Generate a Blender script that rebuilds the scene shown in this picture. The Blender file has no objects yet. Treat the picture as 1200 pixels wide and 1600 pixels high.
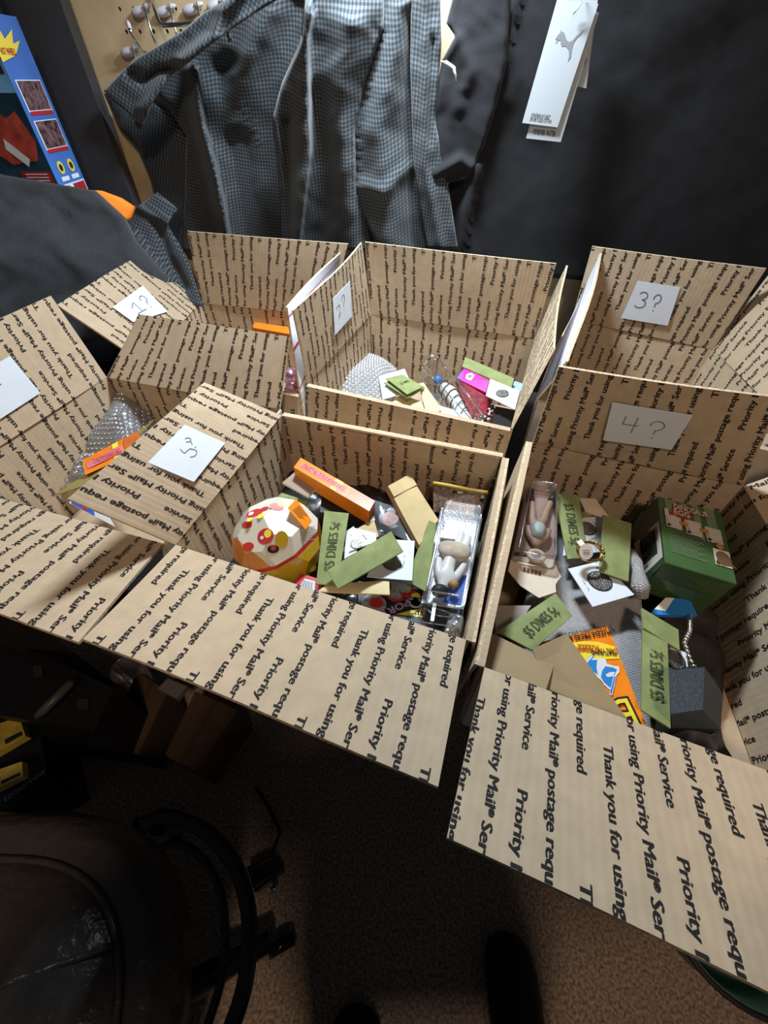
import bpy, bmesh, math, random
import numpy as np
from mathutils import Vector as V, Matrix
random.seed(7)
C = bpy.context.scene.collection
SC = bpy.context.scene

# ------------------------------------------------------------------ camera
F_PX, PITCH = 635.0, math.radians(46.7)
CAM = V((0, 0, 1.257))
cd = bpy.data.cameras.new('camera'); cam = bpy.data.objects.new('camera', cd); C.objects.link(cam)
cd.sensor_width = 36; cd.sensor_fit = 'AUTO'; cd.lens = F_PX / 1600 * 36; cd.clip_start = 0.01
cam.location = CAM; cam.rotation_euler = (math.pi / 2 - PITCH, 0, 0)
SC.camera = cam
FW = V((0, math.cos(PITCH), -math.sin(PITCH))); UP = V((0, math.sin(PITCH), math.cos(PITCH))); RT = V((1, 0, 0))

# ------------------------------------------------------------------ world, lights, exposure
w = bpy.data.worlds.new('world'); SC.world = w; w.use_nodes = True
w.node_tree.nodes['Background'].inputs[0].default_value = (0.75, 0.85, 1, 1)
w.node_tree.nodes['Background'].inputs[1].default_value = 0.035
def area(name, loc, target, sx, sy, power, col):
    d = bpy.data.lights.new(name, 'AREA'); d.shape = 'RECTANGLE'; d.size = sx; d.size_y = sy; d.energy = power; d.color = col
    o = bpy.data.objects.new(name, d); C.objects.link(o); o.location = loc
    o.rotation_euler = (V(target) - V(loc)).to_track_quat('-Z', 'Y').to_euler()
    return o
area('bench_lamp', (0.02, 0.83, 1.56), (0.0, 0.50, 0.8), 0.16, 0.07, 14.0, (0.79, 0.905, 1.0))
area('room_lamp', (0.16, -0.80, 2.45), (0.1, 0.0, 0.0), 0.20, 0.20, 13.0, (1.0, 0.73, 0.54))
SC.view_settings.view_transform = 'Standard'; SC.view_settings.look = 'None'
SC.view_settings.gamma = 1; SC.view_settings.use_curve_mapping = False
SC.view_settings.exposure = 0.0

# ------------------------------------------------------------------ measuring helpers
def ray(px, py):
    return FW + RT * ((px - 600) / F_PX) + UP * ((800 - py) / F_PX)
def at(px, py, z):                      # the point of that sight line at height z
    d = ray(px, py); return CAM + d * ((z - CAM.z) / d.z)
WS = -0.12; WN = V((-0.12, -1, 0)).normalized(); W0 = V((0, 1.06, 0)); WT = V((1, -0.12, 0)).normalized()
def onwall(px, py, off=0.0):            # point on the pegboard plane, off metres in front of it
    d = ray(px, py); P = W0 + WN * off
    return CAM + d * ((P - CAM).dot(WN) / d.dot(WN))
def onplane(px, py, P, n):
    d = ray(px, py); return CAM + d * ((P - CAM).dot(n) / d.dot(n))
def reach(px, py, R, L, far):           # point on the sight line at distance L from R
    d = ray(px, py).normalized(); m = R - CAM; b = m.dot(d); q = b * b - (m.length_squared - L * L)
    s = math.sqrt(q) if q > 0 else 0
    return CAM + d * (b + s if far else b - s)
def pix(P):
    q = P - CAM; z = q.dot(FW); return (600 + F_PX * q.dot(RT) / z, 800 - F_PX * q.dot(UP) / z)

# ------------------------------------------------------------------ materials
def mat(name, col, rough=0.6, metal=0.0, var=0.0, vscale=40, bump=0.0, bscale=200, spec=0.5, trans=0.0, alpha=1.0, sheen=0.0, coat=0.0, ior=1.45):
    m = bpy.data.materials.new(name); m.use_nodes = True; nt = m.node_tree; b = nt.nodes['Principled BSDF']
    b.inputs['Base Color'].default_value = (*col, 1); b.inputs['Roughness'].default_value = rough; b.inputs['Metallic'].default_value = metal
    b.inputs['Specular IOR Level'].default_value = spec; b.inputs['Transmission Weight'].default_value = trans
    b.inputs['Alpha'].default_value = alpha; b.inputs['Sheen Weight'].default_value = sheen; b.inputs['Coat Weight'].default_value = coat; b.inputs['IOR'].default_value = ior
    if var or bump: tc = nt.nodes.new('ShaderNodeTexCoord')
    if var:
        n = nt.nodes.new('ShaderNodeTexNoise'); n.inputs['Scale'].default_value = vscale; n.inputs['Detail'].default_value = 5
        nt.links.new(tc.outputs['Object'], n.inputs['Vector'])
        r = nt.nodes.new('ShaderNodeValToRGB'); r.color_ramp.elements[0].position = .3; r.color_ramp.elements[1].position = .7
        r.color_ramp.elements[0].color = (*[max(0, c * (1 - var)) for c in col], 1); r.color_ramp.elements[1].color = (*[min(1, c * (1 + var)) for c in col], 1)
        nt.links.new(n.outputs['Fac'], r.inputs['Fac']); nt.links.new(r.outputs['Color'], b.inputs['Base Color'])
    if bump:
        n2 = nt.nodes.new('ShaderNodeTexNoise'); n2.inputs['Scale'].default_value = bscale; n2.inputs['Detail'].default_value = 4
        nt.links.new(tc.outputs['Object'], n2.inputs['Vector'])
        bp = nt.nodes.new('ShaderNodeBump'); bp.inputs['Strength'].default_value = bump; bp.inputs['Distance'].default_value = 0.002
        nt.links.new(n2.outputs['Fac'], bp.inputs['Height']); nt.links.new(bp.outputs['Normal'], b.inputs['Normal'])
    return m
def clear(name, tint=(1, 1, 1), amount=0.12, rough=0.08, milk=0.0):   # thin clear plastic film: mostly see-through, with a gloss
    m = bpy.data.materials.new(name); m.use_nodes = True; nt = m.node_tree; nt.nodes.clear()
    o = nt.nodes.new('ShaderNodeOutputMaterial'); mx = nt.nodes.new('ShaderNodeMixShader')
    t = nt.nodes.new('ShaderNodeBsdfTransparent'); t.inputs[0].default_value = (*tint, 1)
    g = nt.nodes.new('ShaderNodeBsdfGlossy'); g.inputs['Roughness'].default_value = rough; g.inputs[0].default_value = (1, 1, 1, 1)
    lw = nt.nodes.new('ShaderNodeLayerWeight'); lw.inputs[0].default_value = 0.35
    mr = nt.nodes.new('ShaderNodeMapRange'); mr.inputs['To Min'].default_value = amount; mr.inputs['To Max'].default_value = 0.75
    nt.links.new(lw.outputs['Fresnel'], mr.inputs['Value']); nt.links.new(mr.outputs[0], mx.inputs[0])
    nt.links.new(t.outputs[0], mx.inputs[1]); nt.links.new(g.outputs[0], mx.inputs[2])
    if milk:
        df = nt.nodes.new('ShaderNodeBsdfDiffuse'); df.inputs[0].default_value = (.9, .92, .95, 1); m2 = nt.nodes.new('ShaderNodeMixShader'); m2.inputs[0].default_value = milk
        nt.links.new(mx.outputs[0], m2.inputs[1]); nt.links.new(df.outputs[0], m2.inputs[2]); mx = m2
    nt.links.new(mx.outputs[0], o.inputs[0])
    return m
def nodes_of(m): return m.node_tree, m.node_tree.nodes['Principled BSDF']

def kraft_mat():
    m = mat('kraft_cardboard', (0.48, 0.365, 0.245), 0.85, var=0.07, vscale=70, spec=0.2)
    nt, b = nodes_of(m)
    uv = nt.nodes.new('ShaderNodeUVMap')
    wv = nt.nodes.new('ShaderNodeTexWave'); wv.wave_type = 'BANDS'; wv.bands_direction = 'X'
    wv.inputs['Scale'].default_value = 45; wv.inputs['Distortion'].default_value = 0.6
    nt.links.new(uv.outputs[0], wv.inputs['Vector'])
    n = nt.nodes.new('ShaderNodeTexNoise'); n.inputs['Scale'].default_value = 700; nt.links.new(uv.outputs[0], n.inputs['Vector'])
    ad = nt.nodes.new('ShaderNodeMath'); ad.operation = 'MULTIPLY_ADD'; ad.inputs[1].default_value = 0.5
    nt.links.new(n.outputs['Fac'], ad.inputs[0]); nt.links.new(wv.outputs['Fac'], ad.inputs[2])
    bp = nt.nodes.new('ShaderNodeBump'); bp.inputs['Strength'].default_value = 0.22; bp.inputs['Distance'].default_value = 0.0006
    nt.links.new(ad.outputs[0], bp.inputs['Height']); nt.links.new(bp.outputs[0], b.inputs['Normal'])
    return m
M = {}
M['kraft'] = kraft_mat()
M['kraft_edge'] = mat('kraft_edge', (0.60, 0.46, 0.30), 0.9, var=0.35, vscale=300)
M['box_white'] = mat('box_white', (0.74, 0.76, 0.80), 0.5, var=0.04, vscale=15)
M['box_red'] = mat('box_red_line', (0.55, 0.02, 0.03), 0.5)
M['ink'] = mat('print_ink', (0.022, 0.020, 0.020), 0.75, spec=0.2)
M['paper'] = mat('white_paper', (0.66, 0.70, 0.76), 0.8, var=0.03, vscale=20, bump=.15, bscale=60)
M['pencil'] = mat('pencil_grey', (0.17, 0.17, 0.19), 0.6)

# ------------------------------------------------------------------ object helpers
def link(o, parent=None):
    C.objects.link(o)
    if parent is not None: o.parent = parent; o.matrix_parent_inverse = Matrix.Translation(-parent.location) if False else parent.matrix_world.inverted()
    return o
def tag(o, label=None, cat=None, group=None, kind=None):
    if label: o['label'] = label
    if cat: o['category'] = cat
    if group: o['group'] = group
    if kind: o['kind'] = kind
    return o
def thing(name, label, cat, loc, group=None):
    o = bpy.data.objects.new(name, None); o.empty_display_size = .02; C.objects.link(o); o.location = loc
    o.matrix_world = Matrix.Translation(loc)
    return tag(o, label, cat, group)
class MB:                                # one mesh in the making, world coordinates
    def __init__(s): s.v = []; s.f = []; s.m = []; s.uv = {}; s.sm = []
    def add(s, vs, fs, mi=0, uvs=None, smooth=False):
        o = len(s.v); s.v += [tuple(p) for p in vs]
        for i, f in enumerate(fs):
            if uvs: s.uv[len(s.f)] = [uvs[j] for j in f]
            s.f.append(tuple(j + o for j in f)); s.m.append(mi); s.sm.append(smooth)
        return s
    def build(s, name, mats, parent=None, label=None, loc=None):
        me = bpy.data.meshes.new(name)
        org = V(loc) if loc is not None else (parent.matrix_world.translation if parent is not None else V((0, 0, 0)))
        if loc is None and parent is None and s.v:
            a = np.array(s.v); org = V((float(a[:, 0].mean()), float(a[:, 1].mean()), float(a[:, 2].min())))
        me.from_pydata([tuple(V(p) - org) for p in s.v], [], s.f)
        for m in (mats if isinstance(mats, (list, tuple)) else [mats]): me.materials.append(m)
        me.polygons.foreach_set('material_index', s.m); me.polygons.foreach_set('use_smooth', s.sm)
        if s.uv:
            ul = me.uv_layers.new(name='UVMap')
            for fi, us in s.uv.items():
                st = me.polygons[fi].loop_start
                for j, u in enumerate(us): ul.data[st + j].uv = u
        me.update()
        o = bpy.data.objects.new(name, me); C.objects.link(o); o.location = org
        o.matrix_world = Matrix.Translation(org)
        if parent is not None:
            o.parent = parent; o.location = (0, 0, 0) if loc is None else org - parent.matrix_world.translation
            o.matrix_world = Matrix.Translation(org)
        if label: o['label'] = label
        return o
    # -------- shapes
    def hexa(s, P, mi=0, mis=None):      # 8 corners: bottom 0-3, top 4-7 (same order, ccw seen from above)
        fs = [(3, 2, 1, 0), (4, 5, 6, 7), (0, 1, 5, 4), (1, 2, 6, 5), (2, 3, 7, 6), (3, 0, 4, 7)]
        o = len(s.v); s.v += [tuple(p) for p in P]
        for i, f in enumerate(fs):
            s.f.append(tuple(j + o for j in f)); s.m.append(mis[i] if mis else mi); s.sm.append(False)
        return s
    def slab(s, Q, t, mi=0, mis=None):   # quad Q (ccw seen from its visible side) thickened backwards
        n = ((Q[1] - Q[0]).cross(Q[3] - Q[0])).normalized()
        return s.hexa([q - n * t for q in Q] + list(Q), mi, mis)
    def boxx(s, c, ax, ay, az, mi=0, mis=None):   # centre, half axes
        P = [c - ax - ay - az, c + ax - ay - az, c + ax + ay - az, c - ax + ay - az]
        return s.hexa(P + [p + az * 2 for p in P], mi, mis)
    def tube(s, pts, r, n=8, mi=0, closed=False, caps=True):
        pts = [V(p) for p in pts]; k = len(pts); rs = r if isinstance(r, (list, tuple)) else [r] * k
        o = len(s.v); prev = None
        for i, p in enumerate(pts):
            if closed: t = pts[(i + 1) % k] - pts[i - 1]
            else: t = pts[min(i + 1, k - 1)] - pts[max(i - 1, 0)]
            t = t.normalized() if t.length > 1e-9 else V((0, 0, 1))
            if prev is None:
                a = V((0, 0, 1)) if abs(t.z) < .9 else V((1, 0, 0)); x = t.cross(a).normalized()
            else: x = (prev - t * prev.dot(t)).normalized()
            prev = x; y = t.cross(x)
            for j in range(n):
                an = 2 * math.pi * j / n; s.v.append(tuple(p + x * (rs[i] * math.cos(an)) + y * (rs[i] * math.sin(an))))
        for i in range(k if closed else k - 1):
            for j in range(n):
                a = o + i * n + j; b = o + i * n + (j + 1) % n; c2 = o + ((i + 1) % k) * n + (j + 1) % n; d = o + ((i + 1) % k) * n + j
                s.f.append((a, b, c2, d)); s.m.append(mi); s.sm.append(True)
        if caps and not closed:
            s.f.append(tuple(o + j for j in reversed(range(n)))); s.m.append(mi); s.sm.append(False)
            s.f.append(tuple(o + (k - 1) * n + j for j in range(n))); s.m.append(mi); s.sm.append(False)
        return s
    def disc(s, c, n, r, mi=0, h=0.0, seg=24, ry=None, ux=None):
        n = n.normalized(); x = ux if ux else n.cross(V((0, 1, .01))).normalized(); y = n.cross(x); ry = ry or r
        o = len(s.v)
        for q in ((c - n * h), c):
            for j in range(seg):
                a = 2 * math.pi * j / seg; s.v.append(tuple(q + x * (r * math.cos(a)) + y * (ry * math.sin(a))))
        s.f.append(tuple(o + seg + j for j in range(seg))); s.m.append(mi); s.sm.append(False)
        if h:
            s.f.append(tuple(o + j for j in reversed(range(seg)))); s.m.append(mi); s.sm.append(False)
            for j in range(seg):
                s.f.append((o + j, o + (j + 1) % seg, o + seg + (j + 1) % seg, o + seg + j)); s.m.append(mi); s.sm.append(True)
        return s
    def poly(s, pts, mi=0):              # flat n-gon
        return s.add(pts, [tuple(range(len(pts)))], mi)
    def ball(s, c, r, mi=0, seg=12, rings=8, sc=(1, 1, 1), rot=None):
        o = len(s.v); R = rot or Matrix.Identity(3)
        for i in range(rings + 1):
            th = math.pi * i / rings
            for j in range(seg):
                ph = 2 * math.pi * j / seg
                s.v.append(tuple(c + R @ V((r * sc[0] * math.sin(th) * math.cos(ph), r * sc[1] * math.sin(th) * math.sin(ph), r * sc[2] * math.cos(th)))))
        for i in range(rings):
            for j in range(seg):
                a = o + i * seg + j; b = o + i * seg + (j + 1) % seg; c2 = b + seg; d = a + seg
                s.f.append((a, d, c2, b)); s.m.append(mi); s.sm.append(True)
        return s

# ------------------------------------------------------------------ lettering (flat meshes from the built-in font)
_tc = {}
def glyphs(body, size=1.0, bold=0.0, res=2, align='LEFT', space=1.0, shear=0.0, width=1.0):
    key = (body, size, bold, res, align, space, shear)
    if key not in _tc:
        cu = bpy.data.curves.new('lettering', 'FONT'); cu.body = body; cu.size = size; cu.offset = bold; cu.resolution_u = res
        cu.align_x = align; cu.space_character = space; cu.shear = shear; cu.space_line = 1.0
        o = bpy.data.objects.new('lettering', cu); C.objects.link(o)
        dg = bpy.context.evaluated_depsgraph_get(); me = o.evaluated_get(dg).to_mesh()
        me.calc_loop_triangles()
        vs = np.array([v.co[:2] for v in me.vertices]).reshape(-1, 2); ts = np.array([t.vertices[:] for t in me.loop_triangles], dtype=int).reshape(-1, 3)
        o.evaluated_get(dg).to_mesh_clear(); bpy.data.objects.remove(o); bpy.data.curves.remove(cu)
        _tc[key] = (vs, ts)
    return _tc[key]
def write(mb, body, O, X, Y, size, mi, bold=0.0, align='CENTER', lift=0.0003, res=2, fit=None, shear=0.0):
    # letters along X (unit), up along Y (unit), at O; fit = total width in metres
    vs, ts = glyphs(body, 1.0, bold, res, align, 1.0, shear)
    if len(vs) == 0: return
    X = X.normalized(); Y = Y.normalized(); n = X.cross(Y).normalized()
    sx = sy = size
    if fit: sx = fit / max(1e-6, vs[:, 0].max() - vs[:, 0].min())
    P = [O + X * (a[0] * sx) + Y * (a[1] * sy) + n * lift for a in vs]
    mb.add(P, [tuple(t) for t in ts], mi)
def shape(mb, pts, O, X, Y, mi, lift=0.0003):  # flat print shape, pts in metres on the X, Y axes
    n = X.cross(Y).normalized(); mb.poly([O + X * a + Y * b + n * lift for a, b in pts], mi)
def star(n, r0, r1, cx=0, cy=0, ph=0):
    return [(cx + (r0 if i % 2 else r1) * math.cos(ph + math.pi * i / n), cy + (r0 if i % 2 else r1) * math.sin(ph + math.pi * i / n)) for i in range(2 * n)]
def ring_pts(r, n=16, cx=0, cy=0, ry=None):
    return [(cx + r * math.cos(2 * math.pi * i / n), cy + (ry or r) * math.sin(2 * math.pi * i / n)) for i in range(n)]

# ------------------------------------------------------------------ the printed shipping cartons
PHRASE = 'Thank you for using Priority Mail\u00ae Service       Priority Mail\u00ae postage required             '
PLEN = 0.480; COL = 0.0195; FLAP = 0.128
def phrase():
    bd = 0.0; runs = [('Thank you for using Priority Mail', 1, 0), ('\u00ae', .52, .30), (' Service', 1, 0), ('        ', 1, 0), ('Priority Mail', 1, 0), ('\u00ae', .52, .30), (' postage required', 1, 0), ('                  ', 1, 0)]
    bar, _ = glyphs('|', 1.0, 0, 1); x = 0; T = []
    for body, sc, dy in runs:
        full, _ = glyphs(body + '|', 1.0, 0, 1); adv = (full[:, 0].max() - bar[:, 0].max()) * sc
        if body.strip():
            vs, ts = glyphs(body, 1.0, bd if sc == 1 else 0, 2)
            T.append((vs * sc + np.array([x, dy]))[ts])
        x += adv
    T = np.concatenate(T); k = np.array([PLEN / x, 0.0098]); T = T * k
    return np.concatenate([T, T + np.array([0.0008, 0.0]), T + np.array([0.0004, 0.0003])])     # overprinted a hair apart: heavy strokes
TRI = phrase()
def clip(poly, w, h):
    for ax, lim, sg in ((0, 0, 1), (0, w, -1), (1, 0, 1), (1, h, -1)):
        out = []; m = len(poly)
        for i in range(m):
            a, b = poly[i], poly[(i + 1) % m]; da, db = (a[ax] - lim) * sg, (b[ax] - lim) * sg
            if da >= 0: out.append(a)
            if (da >= 0) != (db >= 0):
                t = da / (da - db); out.append((a[0] + (b[0] - a[0]) * t, a[1] + (b[1] - a[1]) * t))
        poly = out
        if len(poly) < 3: return None
    return poly
def panel(name, A, B, D, E, parent, vend, off=0.0, th=0.0032, text=True, bow=0.0, wav=0.0, seed=0, phase=0, outer_lines=False, label=None, nu=14, nv=8):
    """Corrugated board: A-B the low edge (left to right seen from inside), D over A, E over B.
    vend = distance along the printed strip of the top edge (FLAP for a side, twice that for a flap)."""
    A, B, D, E = V(A), V(B), V(D), V(E)
    n0 = ((B - A) + (E - D)).cross((D - A) + (E - B)).normalized()
    Wd = ((B - A).length + (E - D).length) / 2; H = ((D - A).length + (E - B).length) / 2
    rs = random.Random(seed); p1, p2 = rs.uniform(0, 6), rs.uniform(0, 6)
    Aa, Ba, Da, Ea = (np.array(q) for q in (A, B, D, E)); nn = np.array(n0)
    def S(u, v):                          # arrays in 0..1
        u = np.asarray(u, float)[..., None]; v = np.asarray(v, float)[..., None]
        P = (Aa * (1 - u) + Ba * u) * (1 - v) + (Da * (1 - u) + Ea * u) * v
        d = bow * np.sin(np.pi * u) * v + wav * np.sin(5 * u + p1) * np.sin(3 * v + p2) * v
        return P + nn * d
    mb = MB(); us = np.linspace(0, 1, nu + 1); vs_ = np.linspace(0, 1, nv + 1)
    UU, VV = np.meshgrid(us, vs_)
    top = S(UU, VV).reshape(-1, 3); bot = top - nn * th
    uvs = [(float(a * Wd), float(b * H)) for a, b in zip(UU.ravel(), VV.ravel())]
    k = nu + 1; quads = [(j * k + i, j * k + i + 1, (j + 1) * k + i + 1, (j + 1) * k + i) for j in range(nv) for i in range(nu)]
    mb.add(top.tolist(), quads, 0, uvs, True)
    mb.add(bot.tolist(), [q[::-1] for q in quads], 1, uvs, True)
    ed = [j for j in range(k)] + [j * k + nu for j in range(1, nv + 1)] + [nv * k + i for i in range(nu - 1, -1, -1)] + [j * k for j in range(nv - 1, 0, -1)]
    m = len(ed); tt = [top[i] for i in ed] + [bot[i] for i in ed]
    mb.add([tuple(q) for q in tt], [(i, i + m, (i + 1) % m + m, (i + 1) % m) for i in range(m)], 2)
    if text:
        ncol = int(Wd / COL) + 2; verts = []; faces = []
        for c in range(-1, ncol):
            cu = off + c * COL
            end = 0.2018 - (c + phase) * PLEN / 5        # string position at the flap's outer edge
            p0 = end - 2 * FLAP + (vend - H)               # string position at v = 0
            for rep in range(int(math.floor(p0 / PLEN)) - 1, int(math.floor((p0 + H) / PLEN)) + 2):
                T = TRI.copy(); v = T[:, :, 0] + rep * PLEN - p0; u = cu - T[:, :, 1]
                keep = (v.max(1) > 0) & (v.min(1) < H) & (u.max(1) > 0.001) & (u.min(1) < Wd - 0.001)
                if not keep.any(): continue
                u = u[keep]; v = v[keep]
                ins = (v.min(1) >= 0) & (v.max(1) <= H) & (u.min(1) >= 0) & (u.max(1) <= Wd)
                for a, b in zip(u[ins], v[ins]):
                    o = len(verts); verts += list(zip(a, b)); faces.append((o, o + 1, o + 2))
                for a, b in zip(u[~ins], v[~ins]):
                    pl = clip(list(zip(a, b)), Wd, H)
                    if pl: o = len(verts); verts += pl; faces.append(tuple(range(o, o + len(pl))))
        if verts:
            q = np.array(verts); P = S(q[:, 0] / Wd, q[:, 1] / H) + nn * 0.0004
            mb.add(P.tolist(), faces, 3)
    if outer_lines:                       # red rules printed on the white outside
        for a, b in ((0.06, 0.085), (0.52, 0.56), (0.90, 0.915)):
            q = S(np.array([0, 1, 1, 0]), np.array([a, a, b, b])) - nn * (th + 0.0004)
            mb.add(q.tolist(), [(3, 2, 1, 0)], 4)
    return mb.build(name, [M['kraft'], M['box_white'], M['kraft_edge'], M['ink'], M['box_red']], parent, label)
def note(parent, Q, body, label, strokes=None, flip=False):
    """White paper slip lying on a flap: four corners ccw from its visible side, first edge is its bottom."""
    A, B, Cc, D = Q; X = (B - A).normalized(); n = (B - A).cross(D - A).normalized(); Y = n.cross(X)
    mb = MB(); mb.slab(Q, 0.0005, 0)
    w_, h_ = (B - A).length, (D - A).length
    for st in strokes:
        pts = [A + (B - A) * a + (D - A) * b + (Cc - D - B + A) * (a * b) + n * 0.0004 for a, b in st]
        hw = 0.0009 * (A - CAM).length
        for p, q in zip(pts, pts[1:]):
            d = (q - p); 
            if d.length < 1e-6: continue
            s = n.cross(d.normalized()) * hw; e = d.normalized() * hw * .6
            mb.poly([p - s - e, q - s + e, q + s + e, p + s - e], 1)
    return mb.build('paper_note', [M['paper'], M['pencil']], parent, label)

# ------------------------------------------------------------------ setting
ZT = 0.738; ZR = 0.900; BH = ZR - ZT
def carpet_mat():
    m = mat('carpet', (0.38, 0.295, 0.22), 1.0, var=0.6, vscale=170, bump=1.0, bscale=420, spec=0.05)
    return m
mb = MB(); mb.boxx(V((0, -0.3, -0.025)), V((2.6, 0, 0)), V((0, 2.6, 0)), V((0, 0, .025))); fl = mb.build('floor', carpet_mat(), loc=(0, 0, 0)); fl['kind'] = 'structure'
mb = MB(); p = W0 - WN * 0.10
mb.boxx(V((0, 1.36, 1.25)), V((2.4, 0, 0)), V((0, .03, 0)), V((0, 0, 1.25))); wb = mb.build('wall_back', mat('wall_paint', (0.25, 0.24, 0.22), 0.8, var=.05, vscale=5), loc=(0, 1.2, 0)); wb['kind'] = 'structure'

# workbench the cartons stand on, turned like them
RB = math.radians(-11); BX = V((math.cos(RB), math.sin(RB), 0)); BY = V((-math.sin(RB), math.cos(RB), 0))
bench = thing('workbench', 'dark workbench that carries the six open cartons', 'workbench', V((0, .62, 0)))
bc = V((0.06, 0.585, 0))
mtop = mat('dark_laminate', (0.03, 0.028, 0.026), 0.5, var=.2)
mb = MB(); mb.boxx(bc + V((0, 0, ZT - .018)), BX * .94, BY * 0.36, V((0, 0, .017))); mb.build('bench_top', mtop, bench)
for sx in (-.88, .88):
    for sy in (-.31, .31):
        mb = MB(); mb.boxx(bc + BX * sx + BY * sy + V((0, 0, (ZT - .035) / 2)), BX * .03, BY * .03, V((0, 0, (ZT - .035) / 2 - .001))); mb.build('leg', mtop, bench)

# ------------------------------------------------------------------ the six cartons
def inset(P, cen, k=0.985):
    return V((cen.x + (P.x - cen.x) * k, cen.y + (P.y - cen.y) * k, P.z))
def carton(key, label, BL, BR, FR, FL, flaps, text=('back', 'right', 'left', 'front'), ph=0, side_text=('back', 'left', 'right', 'front'), lines=()):
    cen = (BL + BR + FR + FL) / 4
    root = thing('shipping_carton', label, 'box', V((cen.x, cen.y, ZT)), 'open shipping cartons on the bench')
    dn = lambda P: V((inset(P, cen).x, inset(P, cen).y, ZT + 0.0045))
    sides = {'back': (BL, BR), 'right': (BR, FR), 'front': (FR, FL), 'left': (FL, BL)}
    out = {}
    for i, (k, (a, b)) in enumerate(sides.items()):
        panel('side_panel', dn(a), dn(b), a, b, root, FLAP, off=.006 + .004 * i, text=k in side_text, seed=int(key) + i, phase=ph + i, bow=-0.004, outer_lines=k in lines)
        if k in flaps:
            D, E = flaps[k]
            out[k] = [a, b, D, E]
            if D.z < a.z - .05:            # folded right over: the fold itself is a narrow strip along the rim
                o = (a + b) / 2 - cen; o.z = 0; o = o.normalized() * .009
                panel('flap_fold', a + V((0, 0, .001)), b + V((0, 0, .001)), a + o, b + o, root, FLAP + .009, off=.006 + .004 * i, text=False, nv=2)
                a, b, D, E = a + o, b + o, D + o, E + o
            fo = panel('flap', a + V((0, 0, .0008)), b + V((0, 0, .0008)), D, E, root, 2 * FLAP, off=.006 + .004 * i, text=k in text, seed=i + len(key) * 3, phase=ph + i,
                  wav=0.0022, bow=0.003, outer_lines=k in lines); out[k].append(fo)
    mb = MB(); q = [dn(P) - V((0, 0, .001)) for P in (FL, FR, BR, BL)]; mb.slab(q, 0.003, 0); mb.build('bottom_panel', M['kraft'], root)
    return root, out
def hang(a, b, cen, outw=0.03, down=0.122):   # a flap folded right over the outside
    o = (a + b) / 2 - cen; o.z = 0; e = (b - a).normalized(); o = (o - e * o.dot(e)).normalized()
    return (a + o * outw - V((0, 0, down)), b + o * outw - V((0, 0, down)))
def up(px, py, a, b, lean=0.0):            # point on the board plane that stands on the fold a-b, leaning back by lean (radians)
    e = (b - a).normalized(); o = V((-e.y, e.x, 0)).normalized(); n = o * math.cos(lean) - V((0, 0, 1)) * math.sin(lean)
    return onplane(px, py, (a + b) / 2, n)
Z = ZR
# carton 5, front centre
BL, BR, FR, FL = at(440, 650, Z), at(785, 715, Z), at(728, 1000, Z), at(275, 852, Z); c5 = (BL + BR + FR + FL) / 4
Q5 = dict(BL=BL, BR=BR, FR=FR, FL=FL)
b5, f5 = carton('5', 'open carton front and centre, its left flap carrying a paper slip marked 5', BL, BR, FR, FL, {
    'front': (at(685, 1228, .936), at(130, 1000, .936)),
    'left': (reach(108, 778, FL, FLAP * .93, False), reach(320, 597, BL, FLAP * .93, False)),
    'right': hang(BR, FR, c5, .012), 'back': hang(BL, BR, c5, .022)}, text=('front', 'left'), ph=0)
# carton 4, front right
BL, BR, FL = at(832, 692, Z), at(1161, 760, Z), at(757, 1043, Z)
d1 = at(1200, 1205, Z) - FL; d2 = at(1200, 875, Z) - BR
def isect(P, d, Qp, e):
    t = ((Qp.x - P.x) * e.y - (Qp.y - P.y) * e.x) / (d.x * e.y - d.y * e.x); return P + d * t
FR = FL + d1.normalized() * 0.325
c4 = (BL + BR + FR + FL) / 4; Q4 = dict(BL=BL, BR=BR, FR=FR, FL=FL)
fA = at(698, 1310, .936); fB = FR + (fA - FL) + V((0.0, 0, -.002))
bA = up(873, 573, BL, BR, -.16)
b4, f4 = carton('4', 'open carton front right, its standing back flap carrying a slip marked 4', BL, BR, FR, FL, {
    'front': (fB, fA), 'back': (bA, up(1222, 622, BL, BR, -.16)),
    'right': (BR + V((.12, .0, .085)), FR + V((.125, .03, .08))), 'left': hang(FL, BL, c4, .012)}, text=('front', 'back', 'right'), ph=3)
# carton 2, back centre
BL, BR, FR, FL = at(580, 492, Z), at(835, 530, Z), at(798, 669, Z), at(482, 600, Z); c2 = (BL + BR + FR + FL) / 4; Q2 = dict(BL=BL, BR=BR, FR=FR, FL=FL)
b2, f2 = carton('2', 'open carton back centre, slip marked 2 on the inside of its raised left flap', BL, BR, FR, FL, {
    'back': (up(570, 378, BL, BR, -.02), up(869, 412, BL, BR, -.02)),
    'left': (reach(461, 485, FL, FLAP, False), up(566, 379, BL, BR, -.02)),
    'right': (reach(884, 414, BR, FLAP, True), reach(864, 544, FR, FLAP, True)),
    'front': hang(FR, FL, c2, .045, .143)}, ph=1)
# carton 6, front left
BL, BR, FR = at(167, 590, Z), at(437, 640, Z), at(255, 850, Z); FL = BL + (FR - BR); c6 = (BL + BR + FR + FL) / 4; Q6 = dict(BL=BL, BR=BR, FR=FR, FL=FL)
lB = reach(80, 462, BL, FLAP, False)
fA = at(122, 1002, .936)
b6, f6 = carton('6', 'open carton front left, bubble wrap inside and a blank-looking slip on its left flap', BL, BR, FR, FL, {
    'back': (reach(216, 491, BL, FLAP * .86, True), reach(452, 526, BR, FLAP * .86, True)),
    'left': (FL + (lB - BL) + V((0.01, 0.0, 0.0)), lB),
    'front': (fA, FL + (fA - FR))}, text=('back', 'left', 'front'), ph=2)
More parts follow.
